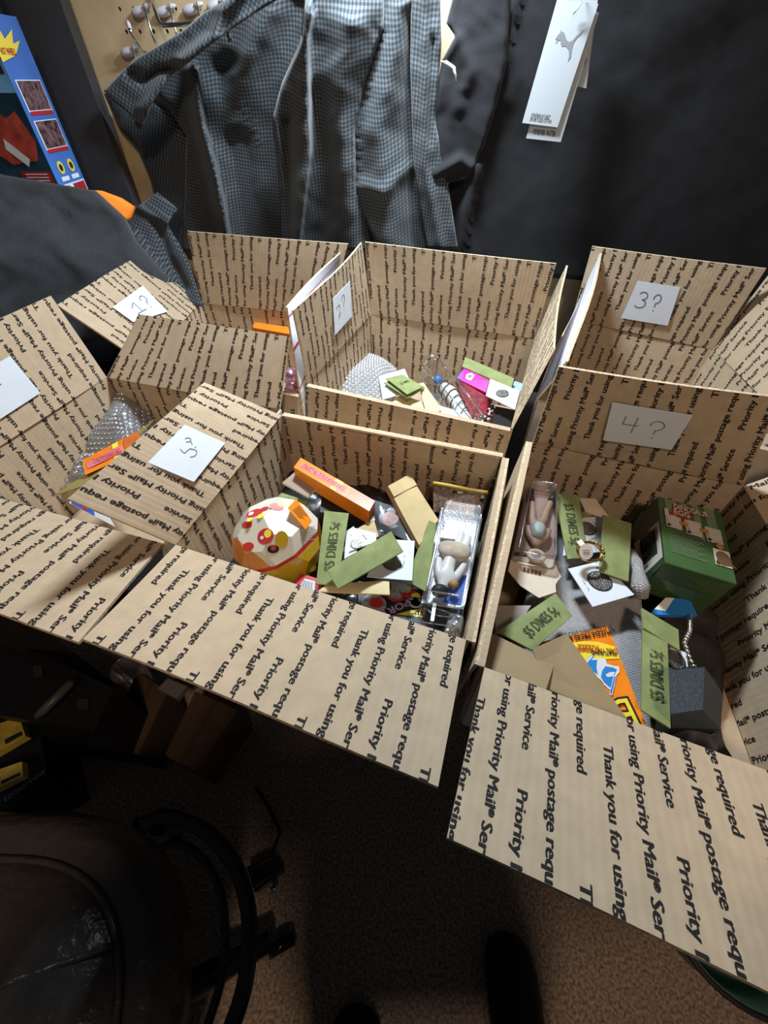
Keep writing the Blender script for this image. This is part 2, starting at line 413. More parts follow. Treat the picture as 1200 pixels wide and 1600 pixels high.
# carton 1, back left
BL = at(314, 474, Z); d1 = (at(452, 488, Z) - BL).normalized(); BR = BL + d1 * .315; FR = at(467, 616, Z); FL = BL + (FR - BR) * 0.9; c1 = (BL + BR + FR + FL) / 4; Q1 = dict(BL=BL, BR=BR, FR=FR, FL=FL)
lB = reach(220, 398, BL, FLAP, False)
b1, f1 = carton('1', 'open carton back left, its left flap spread out with a slip marked 1', BL, BR, FR, FL, {
    'back': (up(292, 361, BL, BR, .05), up(544, 381, BL, BR, .05)),
    'left': (reach(90, 475, FL, FLAP, False), lB),
    'right': (reach(538, 387, BR, FLAP, False), reach(446, 480, FR, FLAP, False)),
    'front': hang(FR, FL, c1, .03)}, text=('back', 'left', 'front'), ph=4, lines=('right',))
# carton 3, back right
BL, BR = at(893, 500, Z), at(1114, 547, Z); FL = V((.2505, .587, Z)); FR = BR + V((-.03, -.33, 0)); c3 = (BL + BR + FR + FL) / 4; Q3 = dict(BL=BL, BR=BR, FR=FR, FL=FL)
b3, f3 = carton('3', 'open carton back right, slip marked 3 on its standing back flap', BL, BR, FR, FL, {
    'back': (up(925, 385, BL, BR, -.10), up(1197, 420, BL, BR, -.10)),
    'left': (V((.274, .572, .972)), V((.420, .900, 1.033))),
    'right': (reach(1204, 424, BR, FLAP, True), FR + V((.09, .01, .12))),
    'front': hang(FR, FL, c3, .012)}, text=('back', 'right'), ph=2, lines=('left',))
for nm, q, fl_ in (('5', Q5, f5), ('4', Q4, f4), ('2', Q2, f2), ('6', Q6, f6), ('1', Q1, f1), ('3', Q3, f3)):
    print('BOX', nm, {k: tuple(round(x, 3) for x in v) for k, v in q.items()}, [round((q[a] - q[b]).length, 3) for a, b in (('BL', 'BR'), ('BR', 'FR'), ('FR', 'FL'), ('FL', 'BL'))])
    for k, (a, b, D, E, _f) in fl_.items():
        print('   ', k, [tuple(round(x, 3) for x in p) for p in (D, E)], [tuple(round(x) for x in pix(p)) for p in (D, E)], round((D - a).length, 3), round((E - b).length, 3), round((E - D).length, 3))
    print('   pix', {k: tuple(round(x) for x in pix(v)) for k, v in q.items()})

# paper slips (taped on): corners measured on the flap's own plane
def on_flap(fl_, px, py, lift=0.0012):
    a, b, D, E, _f = fl_; n = ((b - a) + (E - D)).cross((D - a) + (E - b)).normalized(); P = (a + b + D + E) / 4
    d = ray(px, py); p0 = P + n * (lift + .0035); return CAM + d * ((p0 - CAM).dot(n) / d.dot(n))
def slip(root, fl_, px4, body, label, strokes):
    Q = [on_flap(fl_, *p) for p in px4]; note(fl_[4], Q, body, label, strokes)
def arc(cx, cy, rx, ry, a0, a1, n=8):
    return [(cx + rx * math.cos(math.radians(a0 + (a1 - a0) * i / n)), cy + ry * math.sin(math.radians(a0 + (a1 - a0) * i / n))) for i in range(n + 1)]
def qmark(x, y, w_, h_):
    return [arc(x, y, w_, h_ * .5, 190, -60, 10) + [(x, y - h_ * .55), (x, y - h_ * .95)], [(x - .005, y - h_ * 1.35), (x + .005, y - h_ * 1.45)]]
slip(b3, f3['back'], [(970, 497), (1043, 509), (1063, 449), (996, 439)], '3?', 'white paper slip with 3 ? in pencil',
     [arc(.27, .66, .10, .10, 150, -80) + arc(.27, .46, .12, .11, 80, -140)] + qmark(.60, .64, .08, .22))
slip(b4, f4['back'], [(942, 688), (1049, 703), (1083, 649), (957, 629)], '4?', 'white paper slip with 4 ? in pencil',
     [[(.22, .72), (.21, .52), (.42, .52)], [(.38, .74), (.36, .32)]] + qmark(.66, .60, .09, .24))
slip(b5, f5['left'], [(350, 688), (288, 651), (231, 722), (305, 754)][0:0] or [(288.5, 663.5), (231, 722.5), (303, 753), (352, 692)], '5?', 'white paper slip with 5 ? in pencil',
     [[(.52, .30), (.55, .36)] + [(.56, .42), (.42, .45)] + arc(.50, .54, .09, .10, 220, 20), ] + [arc(.28, .28, .05, .06, 0, 270), [(.28, .34), (.33, .42)], [(.35, .50), (.36, .53)]])
slip(b2, f2['left'], [(523.5, 524), (550, 494), (547, 439), (520, 467)], '2?', 'white paper slip with 2 ? in pencil',
     [arc(.25, .62, .10, .07, 160, -40) + [(.30, .44), (.24, .36), (.38, .44)]] + qmark(.55, .72, .08, .22))
slip(b1, f1['left'], [(208, 503), (262, 487), (223, 446), (176, 480)], '1?', 'white paper slip with 1 ? in pencil',
     [[(.30, .58), (.44, .72), (.44, .30)], [(.30, .28), (.56, .32)]] + qmark(.72, .66, .08, .24))
slip(b6, f6['left'], [(0, 655), (63, 614), (16, 556), (-60, 600)], '', 'white paper slip on the left flap', [[(.30, .62), (.36, .64)], [(.44, .60), (.50, .61)]])

# ------------------------------------------------------------------ pegboard with real holes, and its hooks
def pegboard():
    mb = MB(); s = 0.0254; r = 0.0031; nx, nz = 46, 28; z0 = 0.745
    x0 = -0.575
    def P(x, z, d=0.0): return W0 + WT * x + V((0, 0, z)) + WN * d
    holes_x = range(0, 20)
    for i in range(nx):
        for j in range(nz):
            cx, cz = x0 + (i + .5) * s, z0 + (j + .5) * s; h = s / 2
            if (cz > 1.29 and 3 < i < 9) or (28 < i < 33 and j % 2):
                sq = [(cx + h * a, cz + h * b) for a, b in ((1, 0), (1, 1), (0, 1), (-1, 1), (-1, 0), (-1, -1), (0, -1), (1, -1))]
                ci = [(cx + r * math.cos(k * math.pi / 4), cz + r * math.sin(k * math.pi / 4)) for k in range(8)]
                vs = [P(*q) for q in sq] + [P(*q) for q in ci] + [P(*q, -.006) for q in ci]
                fs = [(k, (k + 1) % 8, 8 + (k + 1) % 8, 8 + k) for k in range(8)] + [(8 + k, 8 + (k + 1) % 8, 16 + (k + 1) % 8, 16 + k) for k in range(8)]
                mb.add(vs, fs, 0)
            else:
                mb.add([P(cx - h, cz - h), P(cx + h, cz - h), P(cx + h, cz + h), P(cx - h, cz + h)], [(0, 1, 2, 3)], 0)
    o = thing('pegboard', 'tan perforated hardboard panel behind the hanging shirts', 'pegboard', W0 + V((0, 0, z0)))
    mb.build('board', mat('hardboard', (0.70, 0.55, 0.33), 0.55, var=.10, vscale=25, bump=.05, bscale=120), o)
    mb = MB(); mb.boxx(W0 + WT * ((nx * s) / 2 + x0) - WN * .012 + V((0, 0, z0 + nz * s / 2)), WT * (nx * s / 2), WN * .005, V((0, 0, nz * s / 2)))
    mb.build('backing', mat('dark_backing', (.01, .01, .01), .9), o)
pegboard()
M['chrome'] = mat('chrome_wire', (0.75, 0.76, 0.78), 0.18, 1.0)
M['clip_plastic'] = mat('clip_plastic', (0.66, 0.66, 0.74), 0.3)
def hook(px, py, lab, group=None):
    b = onwall(px, py, 0.0); o = thing('peg_hook', lab, 'hook', b)
    q = lambda a, c, d: b + WT * a + V((0, 0, c)) + WN * d
    mb = MB(); mb.tube([q(.004, .0, -.004), q(.004, .002, .012), q(.010, .004, .026), q(.014, -.002, .034), q(.016, -.03, .036), q(.018, -.038, .036)], 0.0017, 8); mb.build('wire', M['chrome'], o)
    mb = MB(); R = Matrix.Rotation(math.radians(-8), 3, 'Y')
    mb.ball(q(-.011, -.001, .006), 0.0155, 0, 14, 8, (1.0, .42, .42), R); mb.ball(q(.006, .004, .010), 0.009, 0, 10, 6, (1.0, .5, .4), R)
    mb.build('clip', M['clip_plastic'], o)
hook(230, 17, 'chrome hook with pale clip, leftmost of the row high on the pegboard')
hook(268, 17, 'chrome hook with pale clip, second from the left in the high row')
hook(310, 14, 'chrome hook with pale clip, third from the left in the high row')
hook(348, 8, 'chrome hook with pale clip half behind the checked shirt')
hook(212, 80, 'lone chrome hook with pale clip above the shirt cuff')
b = onwall(236, 2, .03); o = thing('peg_bracket', 'bent chrome bracket bar crossing below the row of hooks', 'hook', b)
mb = MB(); mb.tube([onwall(236, -8, .004), onwall(240, 10, .03), onwall(249, 34, .045), onwall(254, 40, .046), onwall(285, 38, .046), onwall(330, 32, .046)], .003, 8); mb.build('wire', M['chrome'], o)
b = onwall(206, 44, .01); o = thing('peg_rod', 'slanting chrome rod with flattened tip above the lone hook', 'hook', b)
mb = MB(); mb.tube([onwall(201, 40, .03), onwall(205, 52, .035), onwall(228, 88, .004)], [.0035, .0022, .0022], 8); mb.build('wire', M['chrome'], o)
mb = MB(); mb.ball(onwall(202, 42, .031), .007, 0, 10, 6, (.55, .5, 1.1)); mb.build('tip', M['clip_plastic'], o)

# ------------------------------------------------------------------ cloth
def weave(name, light, mid, dark, p):
    m = mat(name, mid, 0.9, sheen=0.15, spec=0.15); nt, b = nodes_of(m)
    uv = nt.nodes.new('ShaderNodeUVMap'); sp = nt.nodes.new('ShaderNodeSeparateXYZ'); nt.links.new(uv.outputs[0], sp.inputs[0])
    outs = []
    for ax in ('X', 'Y'):
        d = nt.nodes.new('ShaderNodeMath'); d.operation = 'MULTIPLY'; d.inputs[1].default_value = 2 * math.pi / p; nt.links.new(sp.outputs[ax], d.inputs[0])
        s = nt.nodes.new('ShaderNodeMath'); s.operation = 'SINE'; nt.links.new(d.outputs[0], s.inputs[0])
        q = nt.nodes.new('ShaderNodeMapRange'); q.inputs['From Min'].default_value = -.35; q.inputs['From Max'].default_value = .35; nt.links.new(s.outputs[0], q.inputs['Value']); outs.append(q)
    a = nt.nodes.new('ShaderNodeMath'); a.operation = 'ADD'; nt.links.new(outs[0].outputs[0], a.inputs[0]); nt.links.new(outs[1].outputs[0], a.inputs[1])
    h = nt.nodes.new('ShaderNodeMath'); h.operation = 'MULTIPLY'; h.inputs[1].default_value = .5; nt.links.new(a.outputs[0], h.inputs[0])
    r = nt.nodes.new('ShaderNodeValToRGB'); e = r.color_ramp.elements; e[0].color = (*light, 1); e[1].color = (*dark, 1); x = e.new(.5); x.color = (*mid, 1)
    nt.links.new(h.outputs[0], r.inputs[0]); nt.links.new(r.outputs[0], b.inputs['Base Color'])
    n = nt.nodes.new('ShaderNodeTexNoise'); n.inputs['Scale'].default_value = 900; nt.links.new(uv.outputs[0], n.inputs['Vector'])
    bp = nt.nodes.new('ShaderNodeBump'); bp.inputs['Strength'].default_value = .2; bp.inputs['Distance'].default_value = .0005; nt.links.new(n.outputs[0], bp.inputs['Height']); nt.links.new(bp.outputs[0], b.inputs['Normal'])
    return m
M['gingham'] = weave('gingham_cloth', (0.092, 0.108, 0.118), (0.050, 0.058, 0.065), (0.020, 0.023, 0.027), 0.0056)
M['tee_black'] = mat('black_jersey', (0.013, 0.0135, 0.0155), 0.85, var=.15, vscale=300, bump=.25, bscale=900, sheen=.12, spec=.2)
M['tee_grey'] = mat('charcoal_jersey', (0.042, 0.045, 0.051), 0.9, var=.15, vscale=300, bump=.25, bscale=900, sheen=.2, spec=.15)
M['orange_cloth'] = mat('orange_cloth', (0.95, 0.27, 0.02), 0.8)
def polyl(pts):
    P = np.array(pts, float); d = np.r_[0, np.cumsum(np.hypot(*np.diff(P, axis=0).T))]
    def f(t): return np.interp(t * d[-1], d, P[:, 0]), np.interp(t * d[-1], d, P[:, 1])
    return f
def seg_dist(x, y, pts):
    best = 1e9; side = 0; tt = 0; L = 0
    for (x0, y0), (x1, y1) in zip(pts, pts[1:]):
        l2 = (x1 - x0) ** 2 + (y1 - y0) ** 2; t = max(0, min(1, ((x - x0) * (x1 - x0) + (y - y0) * (y1 - y0)) / l2))
        d = math.hypot(x - x0 - t * (x1 - x0), y - y0 - t * (y1 - y0))
        if d < best: best = d; side = (x1 - x0) * (y - y0) - (y1 - y0) * (x - x0)
    return best, (1 if side > 0 else -1)
def wrinkle(x, y, s, ph):
    return math.sin(x * s + 1.7 * math.sin(y * s * .6 + ph)) * math.sin(y * s * .8 + 1.3 * math.sin(x * s * .5 + ph * 2))
def cloth(name, Lp, Rp, off, folds, m, parent, nu=40, nv=60, rot=0.0, wr=0.002, ph=0.0, place=None, th=0.0012, edge=0.006, floor_h=-1.0, drop=0.0):
    """Cloth hanging in front of the board: outline Lp/Rp measured on the board plane, relief in metres towards the room."""
    fl_, fr_ = polyl(Lp), polyl(Rp); mb = MB(); vs = []; uvs = []
    place = place or (lambda x, y, h: onwall(x, y, h))
    for j in range(nv + 1):
        v = j / nv; lx, ly = fl_(v); rx, ry = fr_(v)
        for i in range(nu + 1):
            u = i / nu; x = lx + (rx - lx) * u; y = ly + (ry - ly) * u; h = off
            for f in folds:
                d, sd = seg_dist(x, y, f[0])
                if f[3] == 'ridge': h += f[2] * math.exp(-(d / f[1]) ** 2)
                elif f[3] == 'step': h += f[2] * .5 * (1 + math.tanh(sd * d / f[1]))
                elif f[3] == 'lee': h += f[2] * math.exp(-(d / (f[1] if sd > 0 else f[1] * .25)) ** 2)
                elif f[3] == 'pucker': h += f[2] * math.exp(-(d / f[1]) ** 2) * math.sin(y * .55 + x * .15)
            h += wr * wrinkle(x, y, .055, ph) + wr * .5 * wrinkle(x, y, .12, ph + 2)
            e = min(u, 1 - u) * nu / 3; h -= edge * max(0, 1 - e) ** 2
            h = max(h - drop * max(0, min(1, (y - 20) / 360)), floor_h)
            P = place(x, y, h); vs.append(P)
            a, b = (P - W0).dot(WT), P.z + .3 * h; c, s = math.cos(rot), math.sin(rot); uvs.append((a * c - b * s, a * s + b * c))
    k = nu + 1
    mb.add(vs, [(j * k + i, (j + 1) * k + i, (j + 1) * k + i + 1, j * k + i + 1) for j in range(nv) for i in range(nu)], 0, uvs, True)
    o = mb.build(name, m, parent)
    so = o.modifiers.new('thickness', 'SOLIDIFY'); so.thickness = th; so.offset = -1
    return o
G = M['gingham']
sh = thing('checked_shirt', 'grey and black checked button shirt hanging on the pegboard', 'shirt', onwall(450, 380, .06))
cloth('shirt_tail', [(162, 146), (185, 200), (214, 232), (234, 280), (248, 335), (262, 392)], [(236, 150), (270, 178), (296, 220), (308, 270), (312, 330), (312, 392)], .022, [], G, sh, 14, 40, .5, ph=1, floor_h=.006)
cloth('shirt_body', [(214, 120), (262, 165), (291, 215), (289, 300), (286, 392)], [(500, -60), (500, 40), (462, 120), (452, 240), (462, 392)], .034,
      [([(306, 112), (316, 190), (340, 280), (362, 392)], 16, .048, 'lee'), ([(350, 110), (372, 230), (398, 392)], 26, -.030, 'ridge'),
       ([(420, 20), (372, 120), (366, 190)], 18, .026, 'ridge'), ([(468, 10), (430, 130), (428, 260), (446, 392)], 26, -.026, 'ridge'), ([(380, 170), (408, 220)], 12, .003, 'pucker'), ([(330, 255), (345, 330)], 10, .003, 'pucker')], G, sh, 70, 80, .12, ph=2, floor_h=.008)
cloth('shirt_hem', [(163, 143), (186, 118), (214, 92), (246, 74), (286, 50), (318, 22), (352, 2), (372, -22)], [(222, 197), (236, 163), (262, 122), (300, 92), (350, 52), (400, 18), (440, -6), (474, -22)], .098,
      [([(205, 115), (228, 128), (247, 112), (282, 108)], 9, -.014, 'ridge'), ([(285, 95), (335, 55), (348, 20), (372, -8)], 10, .022, 'ridge'), ([(222, 170), (262, 128), (345, 60), (470, -20)], 8, .010, 'ridge')], G, sh, 26, 80, .62, ph=3)
cloth('sleeve', [(488, -150), (470, 62), (440, 130), (425, 186), (432, 250), (438, 310), (440, 392)], [(606, -150), (600, 44), (572, 130), (557, 205), (560, 296), (598, 392)], .120,
      [([(486, 20), (478, 60), (482, 240), (464, 392)], 22, .040, 'lee'), ([(548, 40), (528, 160), (540, 300), (556, 392)], 24, .030, 'ridge'), ([(448, 190), (450, 300), (452, 392)], 10, -.026, 'ridge'), ([(500, 150), (512, 300), (500, 392)], 18, -.020, 'ridge'), ([(600, 44), (557, 205), (560, 300)], 9, .0025, 'pucker')], G, sh, 60, 80, .05, ph=4, edge=.02, drop=.060, floor_h=.03)
cloth('shirt_front', [(592, -150), (592, 44), (552, 205), (555, 296), (590, 392)], [(664, -150), (650, 100), (650, 260), (678, 392)], .088,
      [([(600, 44), (557, 205), (560, 300)], 8, .003, 'pucker'), ([(626, 10), (590, 200), (612, 392)], 24, .028, 'ridge'), ([(645, 20), (640, 200), (652, 392)], 12, -.020, 'ridge'), ([(566, 290), (600, 300), (640, 260)], 10, .01, 'ridge')], G, sh, 40, 80, -.12, ph=5)
cloth('placket', [(644, -150), (641, 100), (646, 260), (668, 392)], [(684, -150), (690, 70), (680, 190), (702, 300), (716, 392)], .104,
      [([(664, -10), (663, 120), (664, 260), (690, 392)], 8, .012, 'ridge'), ([(676, 60), (672, 220)], 5, -.006, 'ridge')], G, sh, 18, 60, .04, ph=6)
CUFP = V((-.42, 1.03, .95)); CUFN = V((.05, -.93, .36)).normalized()
cloth('cuff', [(186, 344), (190, 366), (205, 396), (232, 428), (258, 470)], [(246, 300), (278, 326), (262, 352), (292, 400), (318, 480)], .03,
      [([(215, 322), (262, 348)], 7, .012, 'ridge'), ([(205, 362), (232, 400), (262, 440)], 7, .018, 'ridge'), ([(246, 350), (262, 400), (290, 450)], 8, -.014, 'ridge')], G, sh, 24, 40, .5, ph=7,
      place=lambda x, y, h: onplane(x, y, CUFP + CUFN * h, CUFN))
for px, py, d in ((216, 195, .086), (172, 152, .05), (218, 222, .048)):
    mb = MB(); mb.disc(onwall(px, py, d + .004), WN, .0055, 0, .002, 16); mb.build('button', mat('shirt_button', (.03, .03, .035), .25), sh)

# black tee with its hang tag
te = thing('black_shirt', 'black tee hanging at the right with a white hang tag', 'shirt', onwall(950, 400, .06))
cloth('body', [(724, -150), (716, 60), (720, 130), (742, 215), (712, 262), (694, 300), (692, 345), (706, 420)], [(1260, -150), (1260, 150), (1260, 470)], .075,
      [([(770, -10), (800, 120), (786, 150)], 20, .010, 'ridge'), ([(795, 90), (760, 240)], 6, .007, 'step'), ([(1010, 60), (1120, 0)], 40, .006, 'ridge'), ([(1000, 230), (1180, 40)], 40, -.004, 'ridge'), ([(745, 260), (728, 330), (735, 410)], 12, .016, 'ridge'), ([(868, 240), (930, 410)], 60, -.012, 'ridge')], M['tee_black'], te, 90, 60, 0, ph=2, wr=.0012)
cloth('sleeve', [(712, -22), (697, 36), (711, 56), (690, 96), (677, 168), (681, 214), (668, 268), (674, 292)], [(800, -22), (792, 100), (776, 165), (756, 230), (738, 268), (728, 280)], .100,
      [([(716, 60), (735, 110), (728, 135)], 12, .008, 'ridge'), ([(700, 100), (712, 130), (695, 180)], 14, -.006, 'ridge'), ([(718, 190), (735, 260)], 16, -.008, 'ridge'), ([(680, 272), (720, 250), (738, 262)], 9, .012, 'ridge')], M['tee_black'], te, 34, 60, 0, ph=5, wr=.0012)
cloth('neck_label', [(688, 97), (706, 108), (712, 128)], [(698, 94), (712, 104), (714, 122)], .122, [([(700, 100), (710, 115)], 5, .004, 'ridge')], mat('satin_label', (.75, .75, .76), .25), te, 8, 10, 0, wr=0)
# hang tag: three cards on one loop
TAGN = (WN + V((-0.02, 0, .02))).normalized()
M['tag_paper'] = mat('tag_paper', (.42, .46, .49), .7)
def tag_card(px4, off, name, items, t=0.0006, lab=None):
    P0 = onwall(870, 100, off); Q = [onplane(*p, P0, TAGN) for p in px4]
    mb = MB(); mb.slab(Q, t, 0); X = (Q[1] - Q[0]).normalized(); n = (Q[1] - Q[0]).cross(Q[3] - Q[0]).normalized(); Y = n.cross(X)
    items(mb, Q, X, Y); return mb.build(name, [M['tag_paper'], M['ink'], mat('grey_print', (.22, .23, .25), .4)], None if name == 'hang_tag' else tg, lab)
tg = thing('hang_tag', 'white clothing hang tag with a leaping cat emblem on the black tee', 'tag', onwall(870, 100, .128))
CAT = [(-.021, .002), (-.0195, .006), (-.0165, .009), (-.0165, .0125), (-.0140, .0100), (-.0110, .0105), (-.0085, .0080), (-.0045, .0035), (.0005, .0015), (.0050, .0035), (.0090, .0090), (.0130, .0115), (.0165, .0150), (.0150, .0105), (.0105, .0065), (.0075, .0015), (.0075, -.0060), (.0095, -.0130), (.0065, -.0185), (.0060, -.0120), (.0030, -.0060), (-.0030, -.0030), (-.0090, -.0035), (-.0115, -.0010), (-.0130, .0025), (-.0165, .0015), (-.0180, -.0015), (-.0190, -.0005), (-.0170, .0035)]
def front_items(mb, Q, X, Y):
    c = onplane(888, 68, Q[0], TAGN); shape(mb, [(a * .95, b * .95) for a, b in CAT], c, X, Y, 2)
    for i, (tx, py) in enumerate((('CONTAINS AT LEAST', 184), ('20% RECYCLED COTTON', 190.5))):
        write(mb, tx, onplane(844, py, Q[0], TAGN), X, Y, .006, 1, .01, fit=.030 if i == 0 else .034)
tag_card([(816, 192), (871, 199), (935, 6), (871, -2)], .128, 'tag_card', front_items)
tag_card([(822, 216), (876, 222), (936, 20), (880, 6)], .124, 'tag_card', lambda mb, Q, X, Y: write(mb, 'FOREVER. FASTER.', onplane(850, 211, Q[0], TAGN), X, Y, .0085, 1, .02, fit=.036))
tag_card([(876, 130), (916, 138), (934, 0), (890, 0)], .119, 'tag_card', lambda mb, Q, X, Y: [write(mb, '|||||||', onplane(908, 100 - 3 * i, Q[0], TAGN), X, Y, .008, 2, .01) for i in range(2)])
mb = MB(); mb.tube([onwall(905, -6, .138), onwall(908, 4, .136), onwall(899, 14, .134), onwall(896, 22, .1335), onwall(902, 14, .137), onwall(911, 2, .138), onwall(912, -12, .13)], .0008, 6); mb.build('string', mat('tag_string', (.5, .5, .52), .5), tg)

# tee draped at the left, with an orange garment edge
_a, _b, _c = ray(0, 262), ray(235, 400), ray(60, 470); _a, _b, _c = CAM + _a * (.86 / _a.y), CAM + _b * (.99 / _b.y), CAM + _c * (.82 / _c.y)
DRP = _b; DRN = (_b - _a).cross(_c - _a).normalized(); DRN = DRN if DRN.z > 0 else -DRN
lt = thing('charcoal_tee', 'charcoal tee draped in a heap behind the left cartons', 'shirt', V((-.7, .9, ZT)))
cloth('drape', [(-60, 262), (-60, 330), (-60, 420), (-60, 560)], [(40, 278), (150, 298), (196, 340), (215, 378), (262, 430), (330, 500)][1:], .02,
      [([(40, 285), (62, 300), (70, 340)], 18, .006, 'ridge'), ([(60, 310), (110, 340), (190, 400)], 30, -.01, 'ridge'), ([(-20, 400), (100, 400), (240, 440)], 40, .012, 'ridge')], M['tee_grey'], lt, 50, 40, 0, ph=3, wr=.004,
      place=lambda x, y, h: onplane(x, y, DRP + DRN * h, DRN), edge=.02)
og = thing('orange_garment', 'bright orange garment edge peeking out behind the charcoal tee', 'shirt', onplane(180, 320, DRP, DRN))
cloth('fold', [(140, 297), (152, 318), (170, 345)], [(160, 298), (190, 309), (213, 324), (205, 345)], -.004, [], M['orange_cloth'], og, 10, 10, 0, wr=.001, place=lambda x, y, h: onplane(x, y, DRP + DRN * h, DRN))

# ------------------------------------------------------------------ black shelving at the left, toy carton on it
M['black_board'] = mat('black_board', (0.040, 0.040, 0.046), 0.55, var=.12, vscale=8)
cab = thing('shelf_unit', 'black shelf unit at the left end of the pegboard', 'shelf', V((-.72, 1.06, ZT)))
def box_w(x0, x1, y0, y1, z0, z1): return [V((x0, y0, z0)), V((x1, y0, z0)), V((x1, y1, z0)), V((x0, y1, z0)), V((x0, y0, z1)), V((x1, y0, z1)), V((x1, y1, z1)), V((x0, y1, z1))]
mb = MB(); mb.hexa([V((-.86, 1.065, ZT + .001)), V((-.522, 1.048, ZT + .001)), V((-.537, 1.112, ZT + .001)), V((-.86, 1.15, ZT + .001)), V((-.86, 1.065, 1.5)), V((-.522, 1.048, 1.5)), V((-.537, 1.112, 1.5)), V((-.86, 1.15, 1.5))]); mb.build('upright', M['black_board'], cab)
mb = MB(); mb.hexa(box_w(-.95, -.568, .897, 1.046, 1.088, 1.103)); mb.build('shelf_board', M['black_board'], cab)
mb = MB(); mb.hexa(box_w(-.95, -.862, .86, 1.06, ZT + .001, 1.5)); mb.build('side_panel', M['black_board'], cab)
mb = MB(); mb.disc(V((-.530, 1.078, 1.16)), V((1, 0, 0)), .004, 0, .002, 12); mb.build('screw', M['chrome'], cab)
tz = 1.104; tx1 = -.570; ty0, ty1 = .905, .99
toy = thing('toy_carton', 'blue printed toy carton standing on the black shelf at the far left', 'box', V((-.72, .95, tz)))
mb = MB(); mb.hexa(box_w(-.88, tx1, ty0, ty1, tz, 1.325), mis=[1, 0, 1, 0, 0, 0])
o0 = V((tx1, ty0, tz)); Y_ = V((0, 1, 0)); Z_ = V((0, 0, 1)); X_ = V((1, 0, 0))
ms = [mat('toy_blue', (0.055, 0.15, 0.46), .35, var=.2, vscale=9), mat('toy_teal', (0.015, 0.05, 0.08), .35, var=.5, vscale=18), M['ink'], mat('toy_photo_red', (.38, .06, .04), .4, var=.4, vscale=60), M['paper'], mat('toy_yellow', (.72, .55, .06), .4), mat('toy_navy', (.02, .035, .16), .4), mat('toy_red', (.36, .02, .03), .4), mat('toy_sky', (.12, .30, .50), .4, var=.3, vscale=25), mat('skin_print', (.45, .25, .16), .6), mat('photo_print', (.10, .055, .06), .4, var=.95, vscale=130)]
def S_(a, b): return o0 + Y_ * (a * (ty1 - ty0)) + Z_ * b + X_ * .0004
def sq(mb, a0, a1, b0, b1, mi, k=0): mb.poly([S_(a0, b0) + X_ * k, S_(a1, b0) + X_ * k, S_(a1, b1) + X_ * k, S_(a0, b1) + X_ * k], mi)
for b0 in (.118, .072):      # two framed photos on the side
    sq(mb, .12, .90, b0, b0 + .036, 4); sq(mb, .15, .88, b0 + .002, b0 + .035, 10, .0003); sq(mb, .15, .88, b0 - .004, b0 + .001, 7, .0003)
for a in (.33, .72):
    mb.poly([S_(a + .11 * math.cos(t), .048 + .009 * math.sin(t)) + X_ * .0003 for t in [i * .5236 for i in range(12)]], 5); mb.poly([S_(a + .06 * math.cos(t), .048 + .005 * math.sin(t)) + X_ * .0006 for t in [i * .5236 for i in range(12)]], 2)
    sq(mb, a - .14, a + .14, .030, .036, 4, .0003)
sq(mb, 0, .98, .002, .026, 4, .0002); sq(mb, .08, .36, .008, .024, 9, .0005); sq(mb, .5, .95, .004, .024, 7, .0005)
f0 = V((tx1, ty0, tz)) - Y_ * .0004
def fq(a0, a1, b0, b1, mi, k=0): mb.poly([f0 - X_ * a1 + Z_ * b0 - Y_ * k, f0 - X_ * a0 + Z_ * b0 - Y_ * k, f0 - X_ * a0 + Z_ * b1 - Y_ * k, f0 - X_ * a1 + Z_ * b1 - Y_ * k], mi)
fq(0, .31, .14, .221, 8); fq(.004, .05, .16, .187, 2, .0004)
shape(mb, [(-.06, .055), (-.015, .060), (-.004, .085), (-.016, .12), (-.034, .112), (-.060, .13), (-.090, .11), (-.08, .07)], f0, X_, Z_, 3, .0006)
shape(mb, [(-.060, .075), (-.035, .052), (-.028, .062), (-.055, .088)], f0, X_, Z_, 4, .0009)
fq(.004, .055, .026, .046, 7, .0004); fq(.0, .31, .004, .024, 4, .0004)
for i in range(4): fq(.010, .048, .029 + .0042 * i, .0306 + .0042 * i, 4, .0008)
for i in range(4): fq(.035, .075, .006 + .0042 * i, .0078 + .0042 * i, 2, .0008)
shape(mb, [(-.030, .008), (-.008, .006), (-.006, .018), (-.026, .020)], f0, X_, Z_, 6, .0008); shape(mb, star(6, .005, .011, -.016, .020), f0, X_, Z_, 5, .0011)
# flame emblem near the top, wrapping the corner
shape(mb, [(-.05, .196), (-.004, .196), (-.001, .204), (-.006, .212), (-.012, .206), (-.018, .216), (-.026, .208), (-.034, .217), (-.05, .212)], f0, X_, Z_, 7, .0008)
shape(mb, [(.0, .172), (.040, .180), (.066, .196), (.046, .192), (.058, .207), (.030, .196), (.026, .208), (.012, .196), (.0, .204)], S_(0, 0), Y_, Z_, 5, .0006)
write(mb, 'HOT WHEELS', S_(0, .180) + Y_ * .024, Y_, Z_, .010, 7, .02, fit=.036, lift=.001)
mb.build('carton', ms, toy)
dk = thing('dark_toy_box', 'small dark toy box on top of the blue toy carton', 'box', V((-.70, .95, 1.326)))
mb = MB(); mb.hexa(box_w(-.86, -.585, .915, .985, 1.326, 1.41)); mb.build('carton', mat('dark_purple_card', (.025, .018, .03), .35, var=.6, vscale=40), dk)

